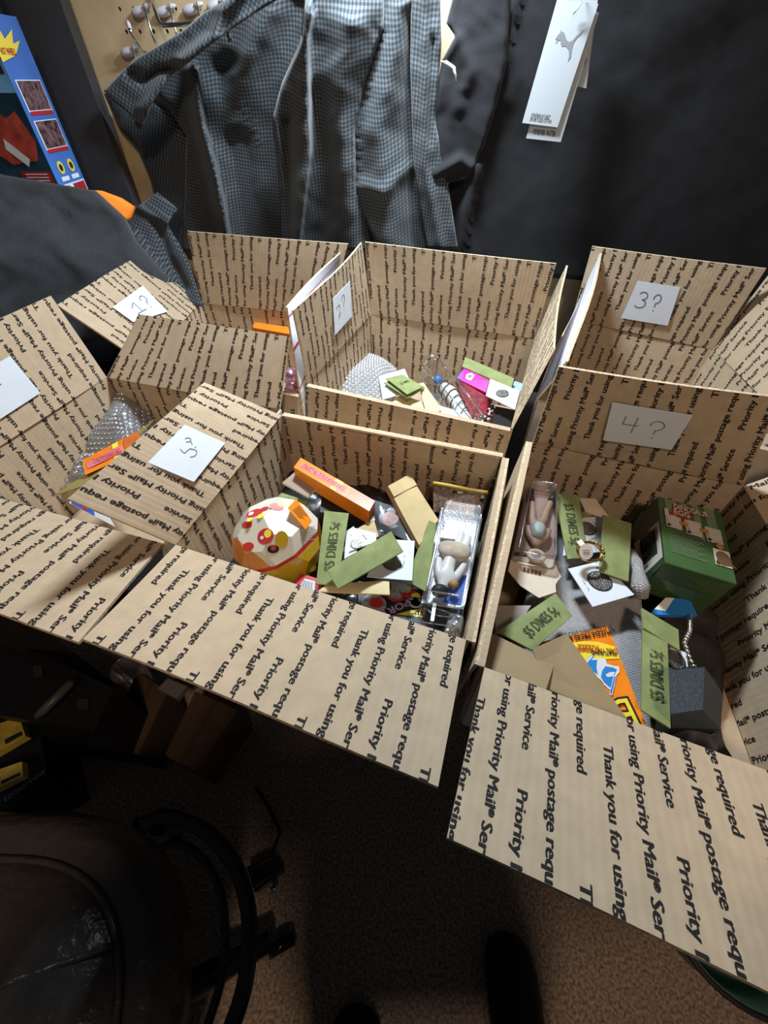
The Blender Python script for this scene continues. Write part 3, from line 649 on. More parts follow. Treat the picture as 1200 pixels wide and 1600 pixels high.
# ------------------------------------------------------------------ contents of the cartons
for nm, col, kw in (('green_paper', (0.225, 0.265, 0.10), dict(rough=.85, var=.16, vscale=60, bump=.15, bscale=250)), ('green_ink', (0.045, 0.065, 0.022), dict(rough=.8)),
    ('manila', (0.50, 0.38, 0.19), dict(rough=.8, var=.08, vscale=40, bump=.12, bscale=150)), ('manila_pale', (0.66, 0.54, 0.30), dict(rough=.75, var=.06, vscale=40)),
    ('coin_metal', (0.24, 0.23, 0.21), dict(rough=.38, metal=.9, var=.3, vscale=220, bump=.5, bscale=500)), ('staple', (.55, .55, .56), dict(rough=.3, metal=1)),
    ('dark_rim', (.03, .03, .03), dict(rough=.3)), ('black_card', (.012, .012, .013), dict(rough=.5)), ('poly_black', (.018, .016, .016), dict(rough=.25, bump=.6, bscale=60)),
    ('pack_orange', (0.86, 0.24, 0.015), dict(rough=.3, var=.08, vscale=50, coat=.3)), ('pack_orange_dark', (0.52, 0.12, 0.01), dict(rough=.35, var=.2, vscale=70)), ('pack_yellow', (.86, .68, .05), dict(rough=.35)),
    ('pack_pink', (.75, .20, .26), dict(rough=.4)), ('pack_red', (.50, .03, .03), dict(rough=.35)), ('pack_blue', (.03, .22, .60), dict(rough=.35)), ('toy_white', (.72, .70, .66), dict(rough=.4)),
    ('cream_card', (.66, .56, .44), dict(rough=.7, var=.06, vscale=60)), ('cape_cloth', (.52, .44, .34), dict(rough=.95, var=.15, vscale=120, bump=.3, bscale=400)), ('brown_print', (.20, .10, .04), dict(rough=.6, var=.3, vscale=90)),
    ('gold', (.85, .58, .16), dict(rough=.2, metal=1)), ('silver', (.7, .7, .7), dict(rough=.25, metal=1)), ('foil', (.72, .74, .78), dict(rough=.22, metal=.9, bump=.5, bscale=80)),
    ('tag_white', (.82, .80, .76), dict(rough=.5)), ('blue_print', (.05, .22, .55), dict(rough=.4)), ('olive_foil', (.42, .36, .12), dict(rough=.28, metal=.5, bump=.3, bscale=60)),
    ('magenta', (.72, .03, .34), dict(rough=.35)), ('violet', (.30, .10, .65), dict(rough=.35)), ('crimson_print', (.22, .02, .03), dict(rough=.35, var=.6, vscale=70)), ('tan_print', (.50, .32, .10), dict(rough=.4, var=.3, vscale=120)),
    ('lilac_print', (.55, .36, .62), dict(rough=.4)), ('yellow_label', (.85, .78, .06), dict(rough=.4)), ('grey_print2', (.30, .31, .34), dict(rough=.45, var=.5, vscale=200))):
    M[nm] = mat(nm, col, **kw)
M['clear'] = clear('clear_plastic', (.97, .98, 1), .08, .06)
M['clear_strong'] = clear('clear_plastic_edge', (.9, .93, .96), .35, .12)
M['bubble'] = clear('bubble_film', (.86, .88, .92), .26, .16, .10)
def frame(Q):
    X = (Q[1] - Q[0]).normalized(); n = (Q[1] - Q[0]).cross(Q[3] - Q[0]).normalized(); return X, n.cross(X), n
def quad(px4, z):
    zs = z if isinstance(z, (list, tuple)) else [z] * 4
    return [at(*p, q) for p, q in zip(px4, zs)]
def mid(Q, a=.5, b=.5): return Q[0] * (1 - a) * (1 - b) + Q[1] * a * (1 - b) + Q[2] * a * b + Q[3] * (1 - a) * b
def base(Q, t): P = sum(Q, V((0, 0, 0))) / len(Q); return V((P.x, P.y, min(q.z for q in Q) - t))
GE, GF, GM = 'green dime envelopes', 'white coin holders', 'manila coin envelopes'
def env(px4, z, label, m='green_paper', text=None, t=.0022, group=GE, flapline=None, cat='envelope', tsize=.0125, fit=.8, along='v', tu=.5, name='coin_envelope'):
    Q = quad(px4, z); X, Y, n = frame(Q); root = thing(name, label, cat, base(Q, t), group)
    mb = MB(); k = 8                                   # pillowed paper body
    vs = []
    for j in range(k + 1):
        for i in range(k + 1):
            a, b = i / k, j / k; vs.append(mid(Q, a, b) + n * (.0016 * math.sin(math.pi * a) * math.sin(math.pi * b)))
    mb.add(vs, [(j * (k + 1) + i, j * (k + 1) + i + 1, (j + 1) * (k + 1) + i + 1, (j + 1) * (k + 1) + i) for j in range(k) for i in range(k)], 0, None, True)
    ed = [i for i in range(k + 1)] + [j * (k + 1) + k for j in range(1, k + 1)] + [k * (k + 1) + i for i in range(k - 1, -1, -1)] + [j * (k + 1) for j in range(k - 1, 0, -1)]
    L = len(ed); mb.add([vs[e] for e in ed] + [vs[e] - n * t for e in ed], [(i, i + L, (i + 1) % L + L, (i + 1) % L) for i in range(L)] + [tuple(L + i for i in reversed(range(L)))], 0)
    if text:
        c = mid(Q, tu, .5)
        if along == 'v':
            U = (Q[3] - Q[0] + Q[2] - Q[1]).normalized(); W_ = -(Q[1] - Q[0]).normalized(); L_ = (Q[3] - Q[0]).length
        else:
            U = X; W_ = Y; L_ = (Q[1] - Q[0]).length
        W_ = (W_ - U * W_.dot(U)).normalized()
        wv, _ = glyphs(text, 1.0, .03); tot = L_ * fit
        write(mb, text, c - W_ * tsize * .36 + n * .0019, U, W_, tsize, 1, .008, fit=tot)
    mb.build('paper_body', [M[m], M['green_ink']], root)
    if flapline is not None:                           # closing flap: a second layer with its own edge
        a, b = flapline
        F = [mid(Q, .0, a), mid(Q, 1, b), mid(Q, 1, 1), mid(Q, 0, 1)]; F = [p + n * .0022 for p in F]
        mb = MB(); mb.slab(F, .0007, 0); mb.build('flap', [M[m]], root)
    return root
def flip(px4, z, label, coin=None, r=.011, staples=(), tilt=None, t=.0014):
    Q = quad(px4, z); X, Y, n = frame(Q); root = thing('coin_holder', label, 'coin holder', base(Q, t), GF)
    mb = MB(); mb.slab(Q, t, 0)
    mb.build('card', [M['paper'], M['pencil']], root)
    if coin:
        c = onplane(*coin, Q[0], n)
        mb = MB(); mb.disc(c + n * .0009, n, r, 0, .0012, 28); mb.build('rim', M['dark_rim'], root)
        mb = MB(); mb.disc(c + n * .0014, n, r * .9, 0, .0011, 28); mb.build('coin', M['coin_metal'], root)
    for (x0, y0), (x1, y1) in staples:
        a, b = onplane(x0, y0, Q[0], n), onplane(x1, y1, Q[0], n); mb = MB(); mb.tube([a, a + n * .0006, b + n * .0006, b], .0004, 6); mb.build('staple', M['staple'], root)
    return root
def crumple(name, label, cat, outline, z, m, amp=.012, ph=0.0, n=26, group=None, sc=60):
    Q = quad(outline, z); mb = MB(); X, Y, nn = frame(Q); vs = []
    for j in range(n + 1):
        for i in range(n + 1):
            a, b = i / n, j / n; P = mid(Q, a, b); e = min(a, 1 - a, b, 1 - b)
            h = amp * (wrinkle(P.x * sc * 18, P.y * sc * 18, .055, ph) + .6 * wrinkle(P.x * sc * 40, P.y * sc * 40, .055, ph + 3)) - max(0, .12 - e) * .15
            vs.append(P + nn * h)
    mb.add(vs, [(j * (n + 1) + i, j * (n + 1) + i + 1, (j + 1) * (n + 1) + i + 1, (j + 1) * (n + 1) + i) for j in range(n) for i in range(n)], 0, None, True)
    root = thing(name, label, cat, base(Q, .01), group); o = mb.build('film', m, root); s = o.modifiers.new('thickness', 'SOLIDIFY'); s.thickness = .0006
    return root
def skin_mesh(name, P, edges, R, m, parent, lvl=2, root=0):
    bm = bmesh.new(); sl = bm.verts.layers.skin.verify(); vs = [bm.verts.new(p) for p in P]
    for a, b in edges: bm.edges.new((vs[a], vs[b]))
    for v, r in zip(vs, R): v[sl].radius = (r, r) if not isinstance(r, tuple) else r
    vs[root][sl].use_root = True
    me = bpy.data.meshes.new(name); org = parent.matrix_world.translation if parent is not None else V((0, 0, 0))
    bmesh.ops.translate(bm, verts=bm.verts, vec=-org); bm.to_mesh(me); bm.free()
    o = bpy.data.objects.new(name, me); C.objects.link(o); o.parent = parent
    o.modifiers.new('skin', 'SKIN').use_smooth_shade = True
    sb = o.modifiers.new('smooth', 'SUBSURF'); sb.levels = lvl; sb.render_levels = lvl
    me.materials.append(m); return o

# ---- carton 5
crumple('plastic_bag', 'crumpled black plastic bag lining the front centre carton', 'bag', [(262, 905), (716, 1052), (772, 790), (452, 722)], .800, M['poly_black'], .010, 1)
def capsule(c, r):
    root = thing('toy_capsule', 'faceted cream and gold toy capsule in the front centre carton', 'toy', V((c.x, c.y, c.z - r)))
    phi = (1 + 5 ** .5) / 2; base_v = []
    for a in (-1, 1):
        for b in (-1, 1):
            base_v += [V((0, a, 3 * b * phi)), V((a, 3 * b * phi, 0)), V((3 * b * phi, 0, a))]
            for d in (-1, 1):
                base_v += [V((a * 2, b * (1 + 2 * phi), d * phi)), V((b * (1 + 2 * phi), d * phi, a * 2)), V((d * phi, a * 2, b * (1 + 2 * phi))),
                           V((a, b * (2 + phi), d * 2 * phi)), V((b * (2 + phi), d * 2 * phi, a)), V((d * 2 * phi, a, b * (2 + phi)))]
    bm = bmesh.new(); rot = Matrix.Rotation(.35, 3, 'X') @ Matrix.Rotation(.5, 3, 'Z')
    for q in base_v: bm.verts.new(c + rot @ (q.normalized() * r * Vec_squash))
    bmesh.ops.convex_hull(bm, input=list(bm.verts)); bmesh.ops.dissolve_limit(bm, angle_limit=.05, verts=bm.verts, edges=bm.edges)
    ax = (UP * .78 - RT * .38 - FW * .42).normalized()
    for off in (-.02, -.11): bmesh.ops.bisect_plane(bm, geom=list(bm.verts) + list(bm.edges) + list(bm.faces), plane_co=c + ax * (off * r), plane_no=ax)
    sd = (-UP * .75 - RT * .62 - FW * .30).normalized()
    bmesh.ops.bisect_plane(bm, geom=list(bm.verts) + list(bm.edges) + list(bm.faces), plane_co=c + sd * (.55 * r), plane_no=sd)
    mbs = {'shell_top': MB(), 'band': MB(), 'shell_base': MB()}
    for f in bm.faces:
        q = (f.calc_center_median() - c).dot(ax) / r; k = 'shell_top' if q > -.02 else 'band' if q > -.11 else 'shell_base'
        mi = 1 if (k == 'shell_top' and (f.calc_center_median() - c).dot(sd) > .55 * r) else 0
        mbs[k].add([v.co for v in f.verts], [tuple(range(len(f.verts)))], mi)
    nf = [(f.calc_center_median(), f.normal.copy()) for f in bm.faces]
    def put(px, py, fn):                               # print something on the facet that this spot belongs to
        d = ray(px, py).normalized(); m = c - CAM; t0 = m.dot(d); h2 = m.length_squared - t0 * t0
        P = CAM + d * (t0 - math.sqrt(max(0, r * r - h2))); w_ = (P - c).normalized()
        cen, n = max(nf, key=lambda q: q[1].dot(w_)); n = n if n.dot(w_) > 0 else -n
        O = CAM + d * ((cen - CAM).dot(n) / d.dot(n)); X = (RT - n * RT.dot(n)).normalized(); fn(O, X, n.cross(X))
    top = mbs['shell_top']
    def blot(cols):
        def f(O, X, Y):
            for mi, pts, lift in cols: shape(top, [(a * .0015, b * .0015) for a, b in pts], O, X, Y, mi, lift)
        return f
    put(398, 802, blot([(2, ring_pts(7.5, 14, 0, 0, 5.5), .0004), (2, ring_pts(4, 10, 8, 3, 3), .0005), (3, ring_pts(3.2, 10, 7, -6), .0006), (3, ring_pts(2.6, 10, -2, -8), .0006), (6, ring_pts(2.4, 10, -3, 0), .0008)]))
    put(432, 792, blot([(2, ring_pts(6, 12, 0, 0, 3.6), .0004), (3, ring_pts(2.4, 10, 3, 3), .0006)]))
    put(386, 820, blot([(2, ring_pts(5, 12, 0, 0, 3), .0004)]))
    put(415, 838, blot([(2, ring_pts(7.5, 14, 0, 0, 6.5), .0004), (3, ring_pts(3.4, 12, 2, 2), .0006), (6, ring_pts(1.6, 10, -3, -1), .0008)]))
    put(440, 843, blot([(4, ring_pts(5.2, 12, 0, 0, 7), .0004)]))
    put(427, 858, blot([(5, ring_pts(4.6, 12, 0, 0, 3.4), .0004), (2, ring_pts(2.2, 10, 0, 1), .0006)]))
    put(388, 854, blot([(7, ring_pts(5.5, 12, 0, 0, 3.5), .0004)]))
    def warn(O, X, Y):
        X, Y = (X * .93 - Y * .30).normalized(), (Y * .95 + X * .28).normalized()
        shape(top, [(-.014, -.015), (.020, -.015), (.016, .013), (-.018, .019)], O, X, Y, 8, .0006)
        for i in range(6): shape(top, [(-.009, .010 - i * .0037), (.009 - (i % 3) * .002, .010 - i * .0037), (.009 - (i % 3) * .002, .0113 - i * .0037), (-.009, .0113 - i * .0037)], O, X, Y, 5, .0009)
    put(468, 803, warn)
    def small(O, X, Y):
        for i in range(7): shape(top, [(-.012, .008 - i * .0026), (.011 - (i % 3) * .003, .008 - i * .0026), (.011 - (i % 3) * .003, .0089 - i * .0026), (-.012, .0089 - i * .0026)], O, X, Y, 9, .0006)
    put(481, 834, small)
    ms = [M['cream_white'], M['capsule_orange'], M['pack_red'], M['pack_yellow'], M['capsule_gold'], M['ink'], M['paper'], M['pack_red'], M['pack_orange'], M['grey_print2']]
    top.build('shell_top', ms, root); mbs['band'].build('band', M['pack_red'], root); mbs['shell_base'].build('shell_base', M['capsule_gold'], root, 'glossy gold base')
    mb = MB(); q = c - ax * r * .72 + RT * r * .35 - FW * r * .35; mb.ball(q, .008, 0, 10, 6, (1.6, 1, .6)); mb.build('latch', M['capsule_gold'], root)
    bm.free()
Vec_squash = 1.0
M['cream_white'] = mat('cream_white', (.66, .62, .52), .35, coat=.3); M['capsule_orange'] = mat('capsule_orange', (.62, .24, .05), .35, var=.3, vscale=30); M['capsule_gold'] = mat('capsule_gold', (.55, .36, .02), .2, coat=.5)
capsule(at(436, 846, .838), .0595)

def pack_box(px4, z, t, label, name='card_pack'):      # narrow orange pack seen on its printed side
    Q = quad(px4, z); X, Y, n = frame(Q); root = thing(name, label, 'card pack', base(Q, t), 'orange card packs')
    mb = MB(); mb.slab(Q, t, 0, [0, 0, 0, 1, 0, 0]); h = (Q[3] - Q[0]).length; L_ = (Q[1] - Q[0]).length
    e = [mid(Q, .70, 0), mid(Q, 1, 0), mid(Q, 1, 1), mid(Q, .70, 1)]; mb.poly([p + n * .0003 for p in e], 1)
    for a in (.50, ): mb.poly([mid(Q, a, .72) + n * .0004, mid(Q, a + .10, .72) + n * .0004, mid(Q, a + .10, 1) + n * .0004, mid(Q, a, 1) + n * .0004], 2); mb.poly([mid(Q, a, .0) + n * .0004, mid(Q, a + .07, .0) + n * .0004, mid(Q, a + .07, .28) + n * .0004, mid(Q, a, .28) + n * .0004], 2)
    mb.poly([mid(Q, .05, .32) + n * .0005, mid(Q, .67, .32) + n * .0005, mid(Q, .67, .70) + n * .0005, mid(Q, .05, .70) + n * .0005], 3)
    write(mb, 'COLLECT ALL 75 PLUS BONUS CARDS', mid(Q, .36, .39) + n * .0006, X, Y, h * .42, 4, .02, fit=L_ * .58)
    mb.build('wrapper', [M['pack_orange'], M['pack_orange_dark'], M['pack_yellow'], M['pack_pink'], M['pack_red']], root); return root
pack_box([(459, 730), (577, 799), (586, 783), (470, 715)], [.876, .868, .868, .876], .026, 'orange card pack across the back of the front centre carton')
# black folded pouch and brown-topped card under the pack
Q = quad([(500, 800), (572, 812), (560, 782), (505, 755)], [.846, .842, .840, .842]); root = thing('gift_box', 'small black folded box under the orange pack by the capsule', 'box', base(Q, .03))
mb = MB(); mb.slab(Q, .030, 0); mb.build('body', M['black_card'], root)
mb = MB(); R_ = [q + frame(Q)[2] * .004 for q in (mid(Q, -.05, .5), mid(Q, .62, .5), mid(Q, .6, 1.2), mid(Q, -.03, 1.2))]; mb.slab(R_, .003, 0); mb.build('lid', M['black_card'], root)
Q = quad([(441, 754), (482, 776), (500, 756), (466, 733)], [.858, .852, .856, .862]); root = thing('brown_card', 'pale edged brown card sticking out under the orange pack', 'card', base(Q, .004))
mb = MB(); mb.slab(Q, .0045, 0, [1, 0, 1, 1, 1, 1]); mb.build('sheet', [mat('brown_card', (.30, .22, .15), .5), M['tag_white']], root)
env([(494, 912), (527, 915), (545, 802), (507, 798)], [.858, .858, .868, .868], 'upright green dime envelope beside the capsule, its print reading upward', text='$5 DIMES 5\u00a2', fit=.66, tsize=.017)
env([(528, 920), (630, 861), (611, 830), (511, 891)], [.870, .874, .876, .872], 'plain green envelope lying slantwise over the white coin holders', along='u')
env([(634.7, 907), (667, 925), (682, 818), (670, 813)], [.846, .850, .866, .852], 'plain green envelope tilted against the clear figure case')
env([(497, 922), (530, 935), (609, 928), (608, 907)][0:0] or [(496, 924), (609, 929), (608, 907), (512, 912)], .855, 'pale manila envelope lying below the slanting green envelope', m='manila_pale', group=GM)
env([(655, 852), (685, 812), (640, 742), (606, 761)], [.852, .846, .848, .862], 'large manila envelope standing tilted behind the green envelopes', m='manila', group=GM, t=.010, flapline=(.80, .74))
env([(556, 850), (592, 838), (584, 811), (558, 826)], .850, 'manila corner between the coin holders and the photo sleeve', m='manila', group=GM)
flip([(538, 873), (558, 862), (553, 822), (541, 830)], .8525, 'narrow white coin holder beside the upright green envelope', staples=[((548, 836), (549, 842))])
flip([(545, 862), (588, 846), (588, 833), (551, 824)], .8545, 'white coin holder under the slanting green envelope, upper', coin=(557, 850), r=.008, staples=[((567, 836), (573, 843))])
flip([(573, 901), (644, 907), (648, 845), (600, 842)], .858, 'white coin holder half under the slanting green envelope, lower right', coin=(613, 878), r=.0125, staples=[((632, 868), (631, 882)), ((603, 891), (614, 893))])
# glossy photo sleeve
Q = quad([(586, 822), (652, 852), (630, 796), (584, 781)], [.842, .840, .848, .848]); X, Y, n = frame(Q); root = thing('photo_card', 'glossy sleeved photo card of a dark haired portrait', 'card', base(Q, .002))
mb = MB(); mb.slab(Q, .0012, 0); c = onplane(611, 809, Q[0], n)
shape(mb, ring_pts(.017, 18, 0, .001, .020), c, X, Y, 1, .0003); shape(mb, ring_pts(.011, 18, 0, -.001, .0135), c, X, Y, 2, .0006); shape(mb, [(-.012, .006), (-.004, .010), (.004, .010), (.012, .006), (.010, .014), (0, .017), (-.010, .014)], c, X, Y, 1, .0009)
for s in (-.0045, .0045): shape(mb, ring_pts(.0018, 8, s, .001, .0008), c, X, Y, 1, .0009)
shape(mb, ring_pts(.0026, 8, 0, -.008, .0008), c, X, Y, 3, .0009); shape(mb, [(-.008, -.0145), (.008, -.0145), (.016, -.024), (-.016, -.024)], c, X, Y, 0, .0004)
mb.build('print', [M['black_card'], mat('hair_print', (.03, .02, .018), .3), mat('face_print', (.52, .28, .22), .4), M['pack_red']], root)
mb = MB(); k = 10; vs = [mid(Q, -.12 + 1.24 * i / k, -.1 + 1.2 * j / k) + n * (.004 + .004 * math.sin(3.1 * i / k * 2) * math.sin(2.2 * j / k + .5)) for j in range(k + 1) for i in range(k + 1)]
mb.add(vs, [(j * (k + 1) + i, j * (k + 1) + i + 1, (j + 1) * (k + 1) + i + 1, (j + 1) * (k + 1) + i) for j in range(k) for i in range(k)], 0, None, True); mb.build('sleeve', M['clear'], root)
# brown zip pouch with checker strip
Q = quad([(677, 800), (752, 808), (762, 770), (677, 755)], [.822, .822, .850, .850]); X, Y, n = frame(Q); root = thing('snack_pouch', 'brown speckled pouch with yellow top seam behind the clear case', 'pouch', base(Q, .02))
mb = MB(); mb.slab(Q, .016, 0); mb.build('body', mat('brown_speckle', (.16, .10, .07), .5, var=.7, vscale=260, bump=.4, bscale=200), root)
mb = MB(); mb.tube([mid(Q, a, 1) + n * (.002 + .002 * math.sin(a * 7)) for a in [i / 8 for i in range(9)]], .0028, 8); mb.build('seam', mat('yellow_seam', (.55, .38, .06), .5), root)
mb = MB()
for i in range(6):
    for j in range(2): mb.poly([mid(Q, .36 + .1 * i, .62 + .12 * j) + n * .0005, mid(Q, .46 + .1 * i, .62 + .12 * j) + n * .0005, mid(Q, .46 + .1 * i, .74 + .12 * j) + n * .0005, mid(Q, .36 + .1 * i, .74 + .12 * j) + n * .0005], (i + j) % 2)
mb.build('checker_strip', [M['paper'], M['ink']], root)
# clear case with a lying toy figure
def tray(Q, h, name, root, wall=.0012, rad=.006):      # rounded clear lid: rim, sides and top sheet
    X, Y, n = frame(Q); w_, l_ = (Q[1] - Q[0]).length, (Q[3] - Q[0]).length
    def loop(s, d):
        out = []
        for cx, cy, a0 in ((s + rad, s + rad, 180), (w_ - s - rad, s + rad, 270), (w_ - s - rad, l_ - s - rad, 0), (s + rad, l_ - s - rad, 90)):
            for k in range(5):
                a = math.radians(a0 + 22.5 * k); u, v = (cx + rad * math.cos(a)) / w_, (cy + rad * math.sin(a)) / l_; out.append(mid(Q, u, v) + n * d)
        return out
    Ls = [loop(-.002, 0), loop(0, .0008), loop(.001, h * .9), loop(.003, h)]; mb = MB(); m = len(Ls[0])
    mb.add([p for L_ in Ls for p in L_], [(a * m + i, a * m + (i + 1) % m, (a + 1) * m + (i + 1) % m, (a + 1) * m + i) for a in range(3) for i in range(m)] + [tuple(3 * m + i for i in range(m))], 0, None, False)
    mb.build(name, M['clear'], root)
    mb = MB(); mb.tube(loop(.002, h), .0011, 6, closed=True); mb.tube(loop(-.0015, .0005), .0014, 6, closed=True); mb.build('case_rim', M['clear_strong'], root)
Q = quad([(663, 924), (727, 934), (755, 789), (694, 779)], [.862, .862, .862, .862]); X, Y, n = frame(Q); Qb = [q - n * .022 for q in Q]
root = thing('figure_case', 'clear blister case with a white armoured toy figure lying in it', 'toy', base(Qb, .003))
mb = MB(); B_ = [mid(Qb, -.03, -.01), mid(Qb, 1.03, -.01), mid(Qb, 1.03, 1.02), mid(Qb, -.03, 1.02)]; mb.slab(B_, .0012, 0); mb.build('backing_sheet', mat('silver_sheet', (.70, .72, .75), .3, .35, bump=.3, bscale=300), root)
tray(Qb, .022, 'lid', root)
mb = MB(); T_ = [mid(Qb, -.01, -.17), mid(Qb, 1.02, -.17), mid(Qb, 1.03, -.012), mid(Qb, -.03, -.012)]; mb.slab(T_, .0010, 0); mb.build('hang_tab', M['clear'], root)
mb = MB(); mb.tube([T_[3], T_[0] + Y * .004, T_[0] + X * .006, T_[1] - X * .006, T_[1] + Y * .004, T_[2]], .0009, 6); mb.build('tab_edge', M['clear_strong'], root)
mb = MB(); mb.tube([mid(Qb, a, b) + n * .0008 for a, b in ((.10, -.03), (.22, -.085), (.42, -.10), (.85, -.10), (.86, -.07), (.5, -.05))], .0008, 6, closed=True); mb.build('hang_hole', M['clear_strong'], root)
mb = MB(); mb.slab([mid(Qb, .5, .02) + n * .001, mid(Qb, .95, .02) + n * .001, mid(Qb, .95, .30) + n * .001, mid(Qb, .55, .30) + n * .001], .0008, 0); mb.build('blue_insert', mat('blue_insert', (.04, .12, .50), .4), root)
F = lambda a, b, h=.009: mid(Qb, a, b) + n * h
skin_mesh('figure', [F(.42, .42), F(.44, .30), F(.45, .20), F(.40, .12), F(.39, .04), F(.28, .22), F(.20, .30), F(.17, .40), F(.64, .20), F(.76, .29), F(.84, .38), F(.55, .52), F(.60, .62), F(.60, .72), F(.74, .52), F(.78, .60), F(.79, .69)],
          [(0, 1), (1, 2), (2, 3), (3, 4), (2, 5), (5, 6), (6, 7), (2, 8), (8, 9), (9, 10), (0, 11), (11, 12), (12, 13), (0, 14), (14, 15), (15, 16)],
          [.009, .009, .0105, .005, .006, .0065, .0055, .005, .0065, .005, .004, .007, .006, .005, .007, .006, .005], M['toy_white'], root, 2)
skin_mesh('cape', [F(.50, .37, .013), F(.52, .46, .013), F(.52, .57, .011)], [(0, 1), (1, 2)], [(.016, .009), (.024, .010), (.023, .009)], M['cape_cloth'], root, 2)
mb = MB(); mb.ball(F(.36, .07, .012), .0085, 0, 14, 8, (1.2, 1, .8)); mb.build('cap', M['black_card'], root, 'black headpiece')
mb = MB(); mb.tube([F(.58, .14, .015), F(.66, .12, .016), F(.72, .15, .015)], [.004, .006, .004], 8); mb.build('pouch', mat('tan_plastic', (.52, .30, .10), .5), root)
mb = MB(); mb.boxx(F(.32, .64, .008), X * .011, Y * .006, n * .004); mb.build('silver_block', M['silver'], root)
P_ = [F(.30, -.02, .006), F(.32, -.10, .010), F(.33, -.20, .014)]; mb = MB(); mb.slab([P_[2] - X * .002, P_[2] + X * .002, P_[0] + X * .002, P_[0] - X * .002], .0006, 0); mb.build('tie_strip', M['tag_white'], root)
# sticker pack, foil pack, red edged pack, green envelope under the capsule
Q = quad([(560, 955), (690, 990), (712, 930), (560, 908)], .822); X, Y, n = frame(Q); root = thing('sticker_pack', 'black sticker pack lettered SPORT with a yellow price strip', 'card pack', base(Q, .003))
mb = MB(); mb.slab(Q, .003, 0); c = onplane(614, 950, Q[0], n)
d_ = (onplane(598, 958, Q[0], n) - onplane(634, 941, Q[0], n)).normalized(); write(mb, 'SPORT', onplane(619, 944.5, Q[0], n), -d_ * -1, n.cross(d_), .013, 1, .02, fit=.044, lift=.0006)
mb.poly([onplane(*p, Q[0] + n * .0005, n) for p in ((618, 960), (664, 965), (664, 950), (640, 954))], 2)
write(mb, 'STICKERS', onplane(648, 957, Q[0], n), d_, n.cross(d_), .006, 5, .02, fit=.024, lift=.0009); write(mb, '5', onplane(658, 958, Q[0], n), d_, n.cross(d_), .010, 3, .03, lift=.0011)
for (px, py, ra, mi) in ((649, 942, .0095, 4), (649, 942, .006, 6), (618, 930, .012, 3), (618, 930, .0075, 7), (645, 931, .010, 3), (650, 932, .006, 2), (584, 943, .016, 7), (588, 942, .009, 3)):
    shape(mb, ring_pts(ra, 14, 0, 0, ra * .8), onplane(px, py, Q[0], n), X, Y, mi, .0004 + .0002 * (ra < .0099))
mb.build('wrapper', [M['black_card'], M['lilac_print'], M['yellow_label'], M['pack_red'], M['paper'], M['ink'], M['capsule_gold'], M['grey_print2']], root)
Q = quad([(611, 921), (638, 922), (646, 914), (612, 908)], [.842] * 4); root = thing('foil_pack', 'silver foil packet end under the lower white coin holder', 'packet', base(Q, .006)); mb = MB(); mb.slab(Q, .006, 0); mb.build('foil', M['foil'], root)
Q = quad([(452, 918), (505, 930), (500, 905), (470, 896)], .832); X, Y, n = frame(Q); root = thing('barcode_pack', 'red and white packet with a barcode beside the capsule', 'card pack', base(Q, .004)); mb = MB(); mb.slab(Q, .004, 0)
mb.poly([mid(Q, .25, .1) + n * .0004, mid(Q, .75, .1) + n * .0004, mid(Q, .75, .75) + n * .0004, mid(Q, .3, .75) + n * .0004], 1)
for i in range(9): mb.poly([mid(Q, .30 + i * .045, .2) + n * .0007, mid(Q, .30 + i * .045 + (.012 + .01 * (i % 2)), .2) + n * .0007, mid(Q, .30 + i * .045 + (.012 + .01 * (i % 2)), .65) + n * .0007, mid(Q, .30 + i * .045, .65) + n * .0007], 2)
mb.build('wrapper', [M['pack_red'], M['paper'], M['ink']], root)
env([(415, 903), (482, 915), (484, 897), (425, 893)], .812, 'dark green envelope mostly under the capsule', along='u')
env([(434, 776), (478, 790), (482, 783), (440, 770)], .815, 'green envelope edge behind the capsule', along='u')
crumple('clear_wrap', 'crumpled clear wrap in the front corner by the clear case', 'wrapper', [(690, 992), (722, 1000), (728, 962), (700, 955)], .838, M['bubble'], .006, 2, 16, sc=110)

# ---- carton 4
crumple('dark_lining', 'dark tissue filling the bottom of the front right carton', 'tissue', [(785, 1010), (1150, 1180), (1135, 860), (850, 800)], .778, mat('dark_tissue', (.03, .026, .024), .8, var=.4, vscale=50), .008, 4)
def knit(name, a, b):
    m = mat(name, a, .95, spec=.15); nt, bb = nodes_of(m); tc = nt.nodes.new('ShaderNodeTexCoord')
    mp = nt.nodes.new('ShaderNodeMapping'); mp.inputs['Rotation'].default_value = (0, 0, .5); nt.links.new(tc.outputs['Object'], mp.inputs[0])
    br = nt.nodes.new('ShaderNodeTexBrick'); br.inputs['Scale'].default_value = 260; br.inputs['Color1'].default_value = (*a, 1); br.inputs['Color2'].default_value = (*[x * .8 for x in a], 1); br.inputs['Mortar'].default_value = (*b, 1); br.inputs['Mortar Size'].default_value = .09; br.inputs['Brick Width'].default_value = .9; br.inputs['Row Height'].default_value = .45
    nt.links.new(mp.outputs[0], br.inputs[0]); nt.links.new(br.outputs[0], bb.inputs[0]); bp = nt.nodes.new('ShaderNodeBump'); bp.inputs['Strength'].default_value = .6; bp.inputs['Distance'].default_value = .001; nt.links.new(br.outputs['Fac'], bp.inputs['Height']); bp.invert = True; nt.links.new(bp.outputs[0], bb.inputs['Normal']); return m
M['knit'] = knit('grey_woven_cloth', (.60, .59, .60), (.16, .16, .16))
Q = quad([(800, 1005), (1030, 1150), (1002, 858), (862, 815)], [.812, .812, .824, .818]); X, Y, n = frame(Q)
root = thing('cloth_pouch', 'large grey woven cloth pouch under the things in the front right carton', 'pouch', base(Q, .03))
mb = MB(); k = 30; vs = []
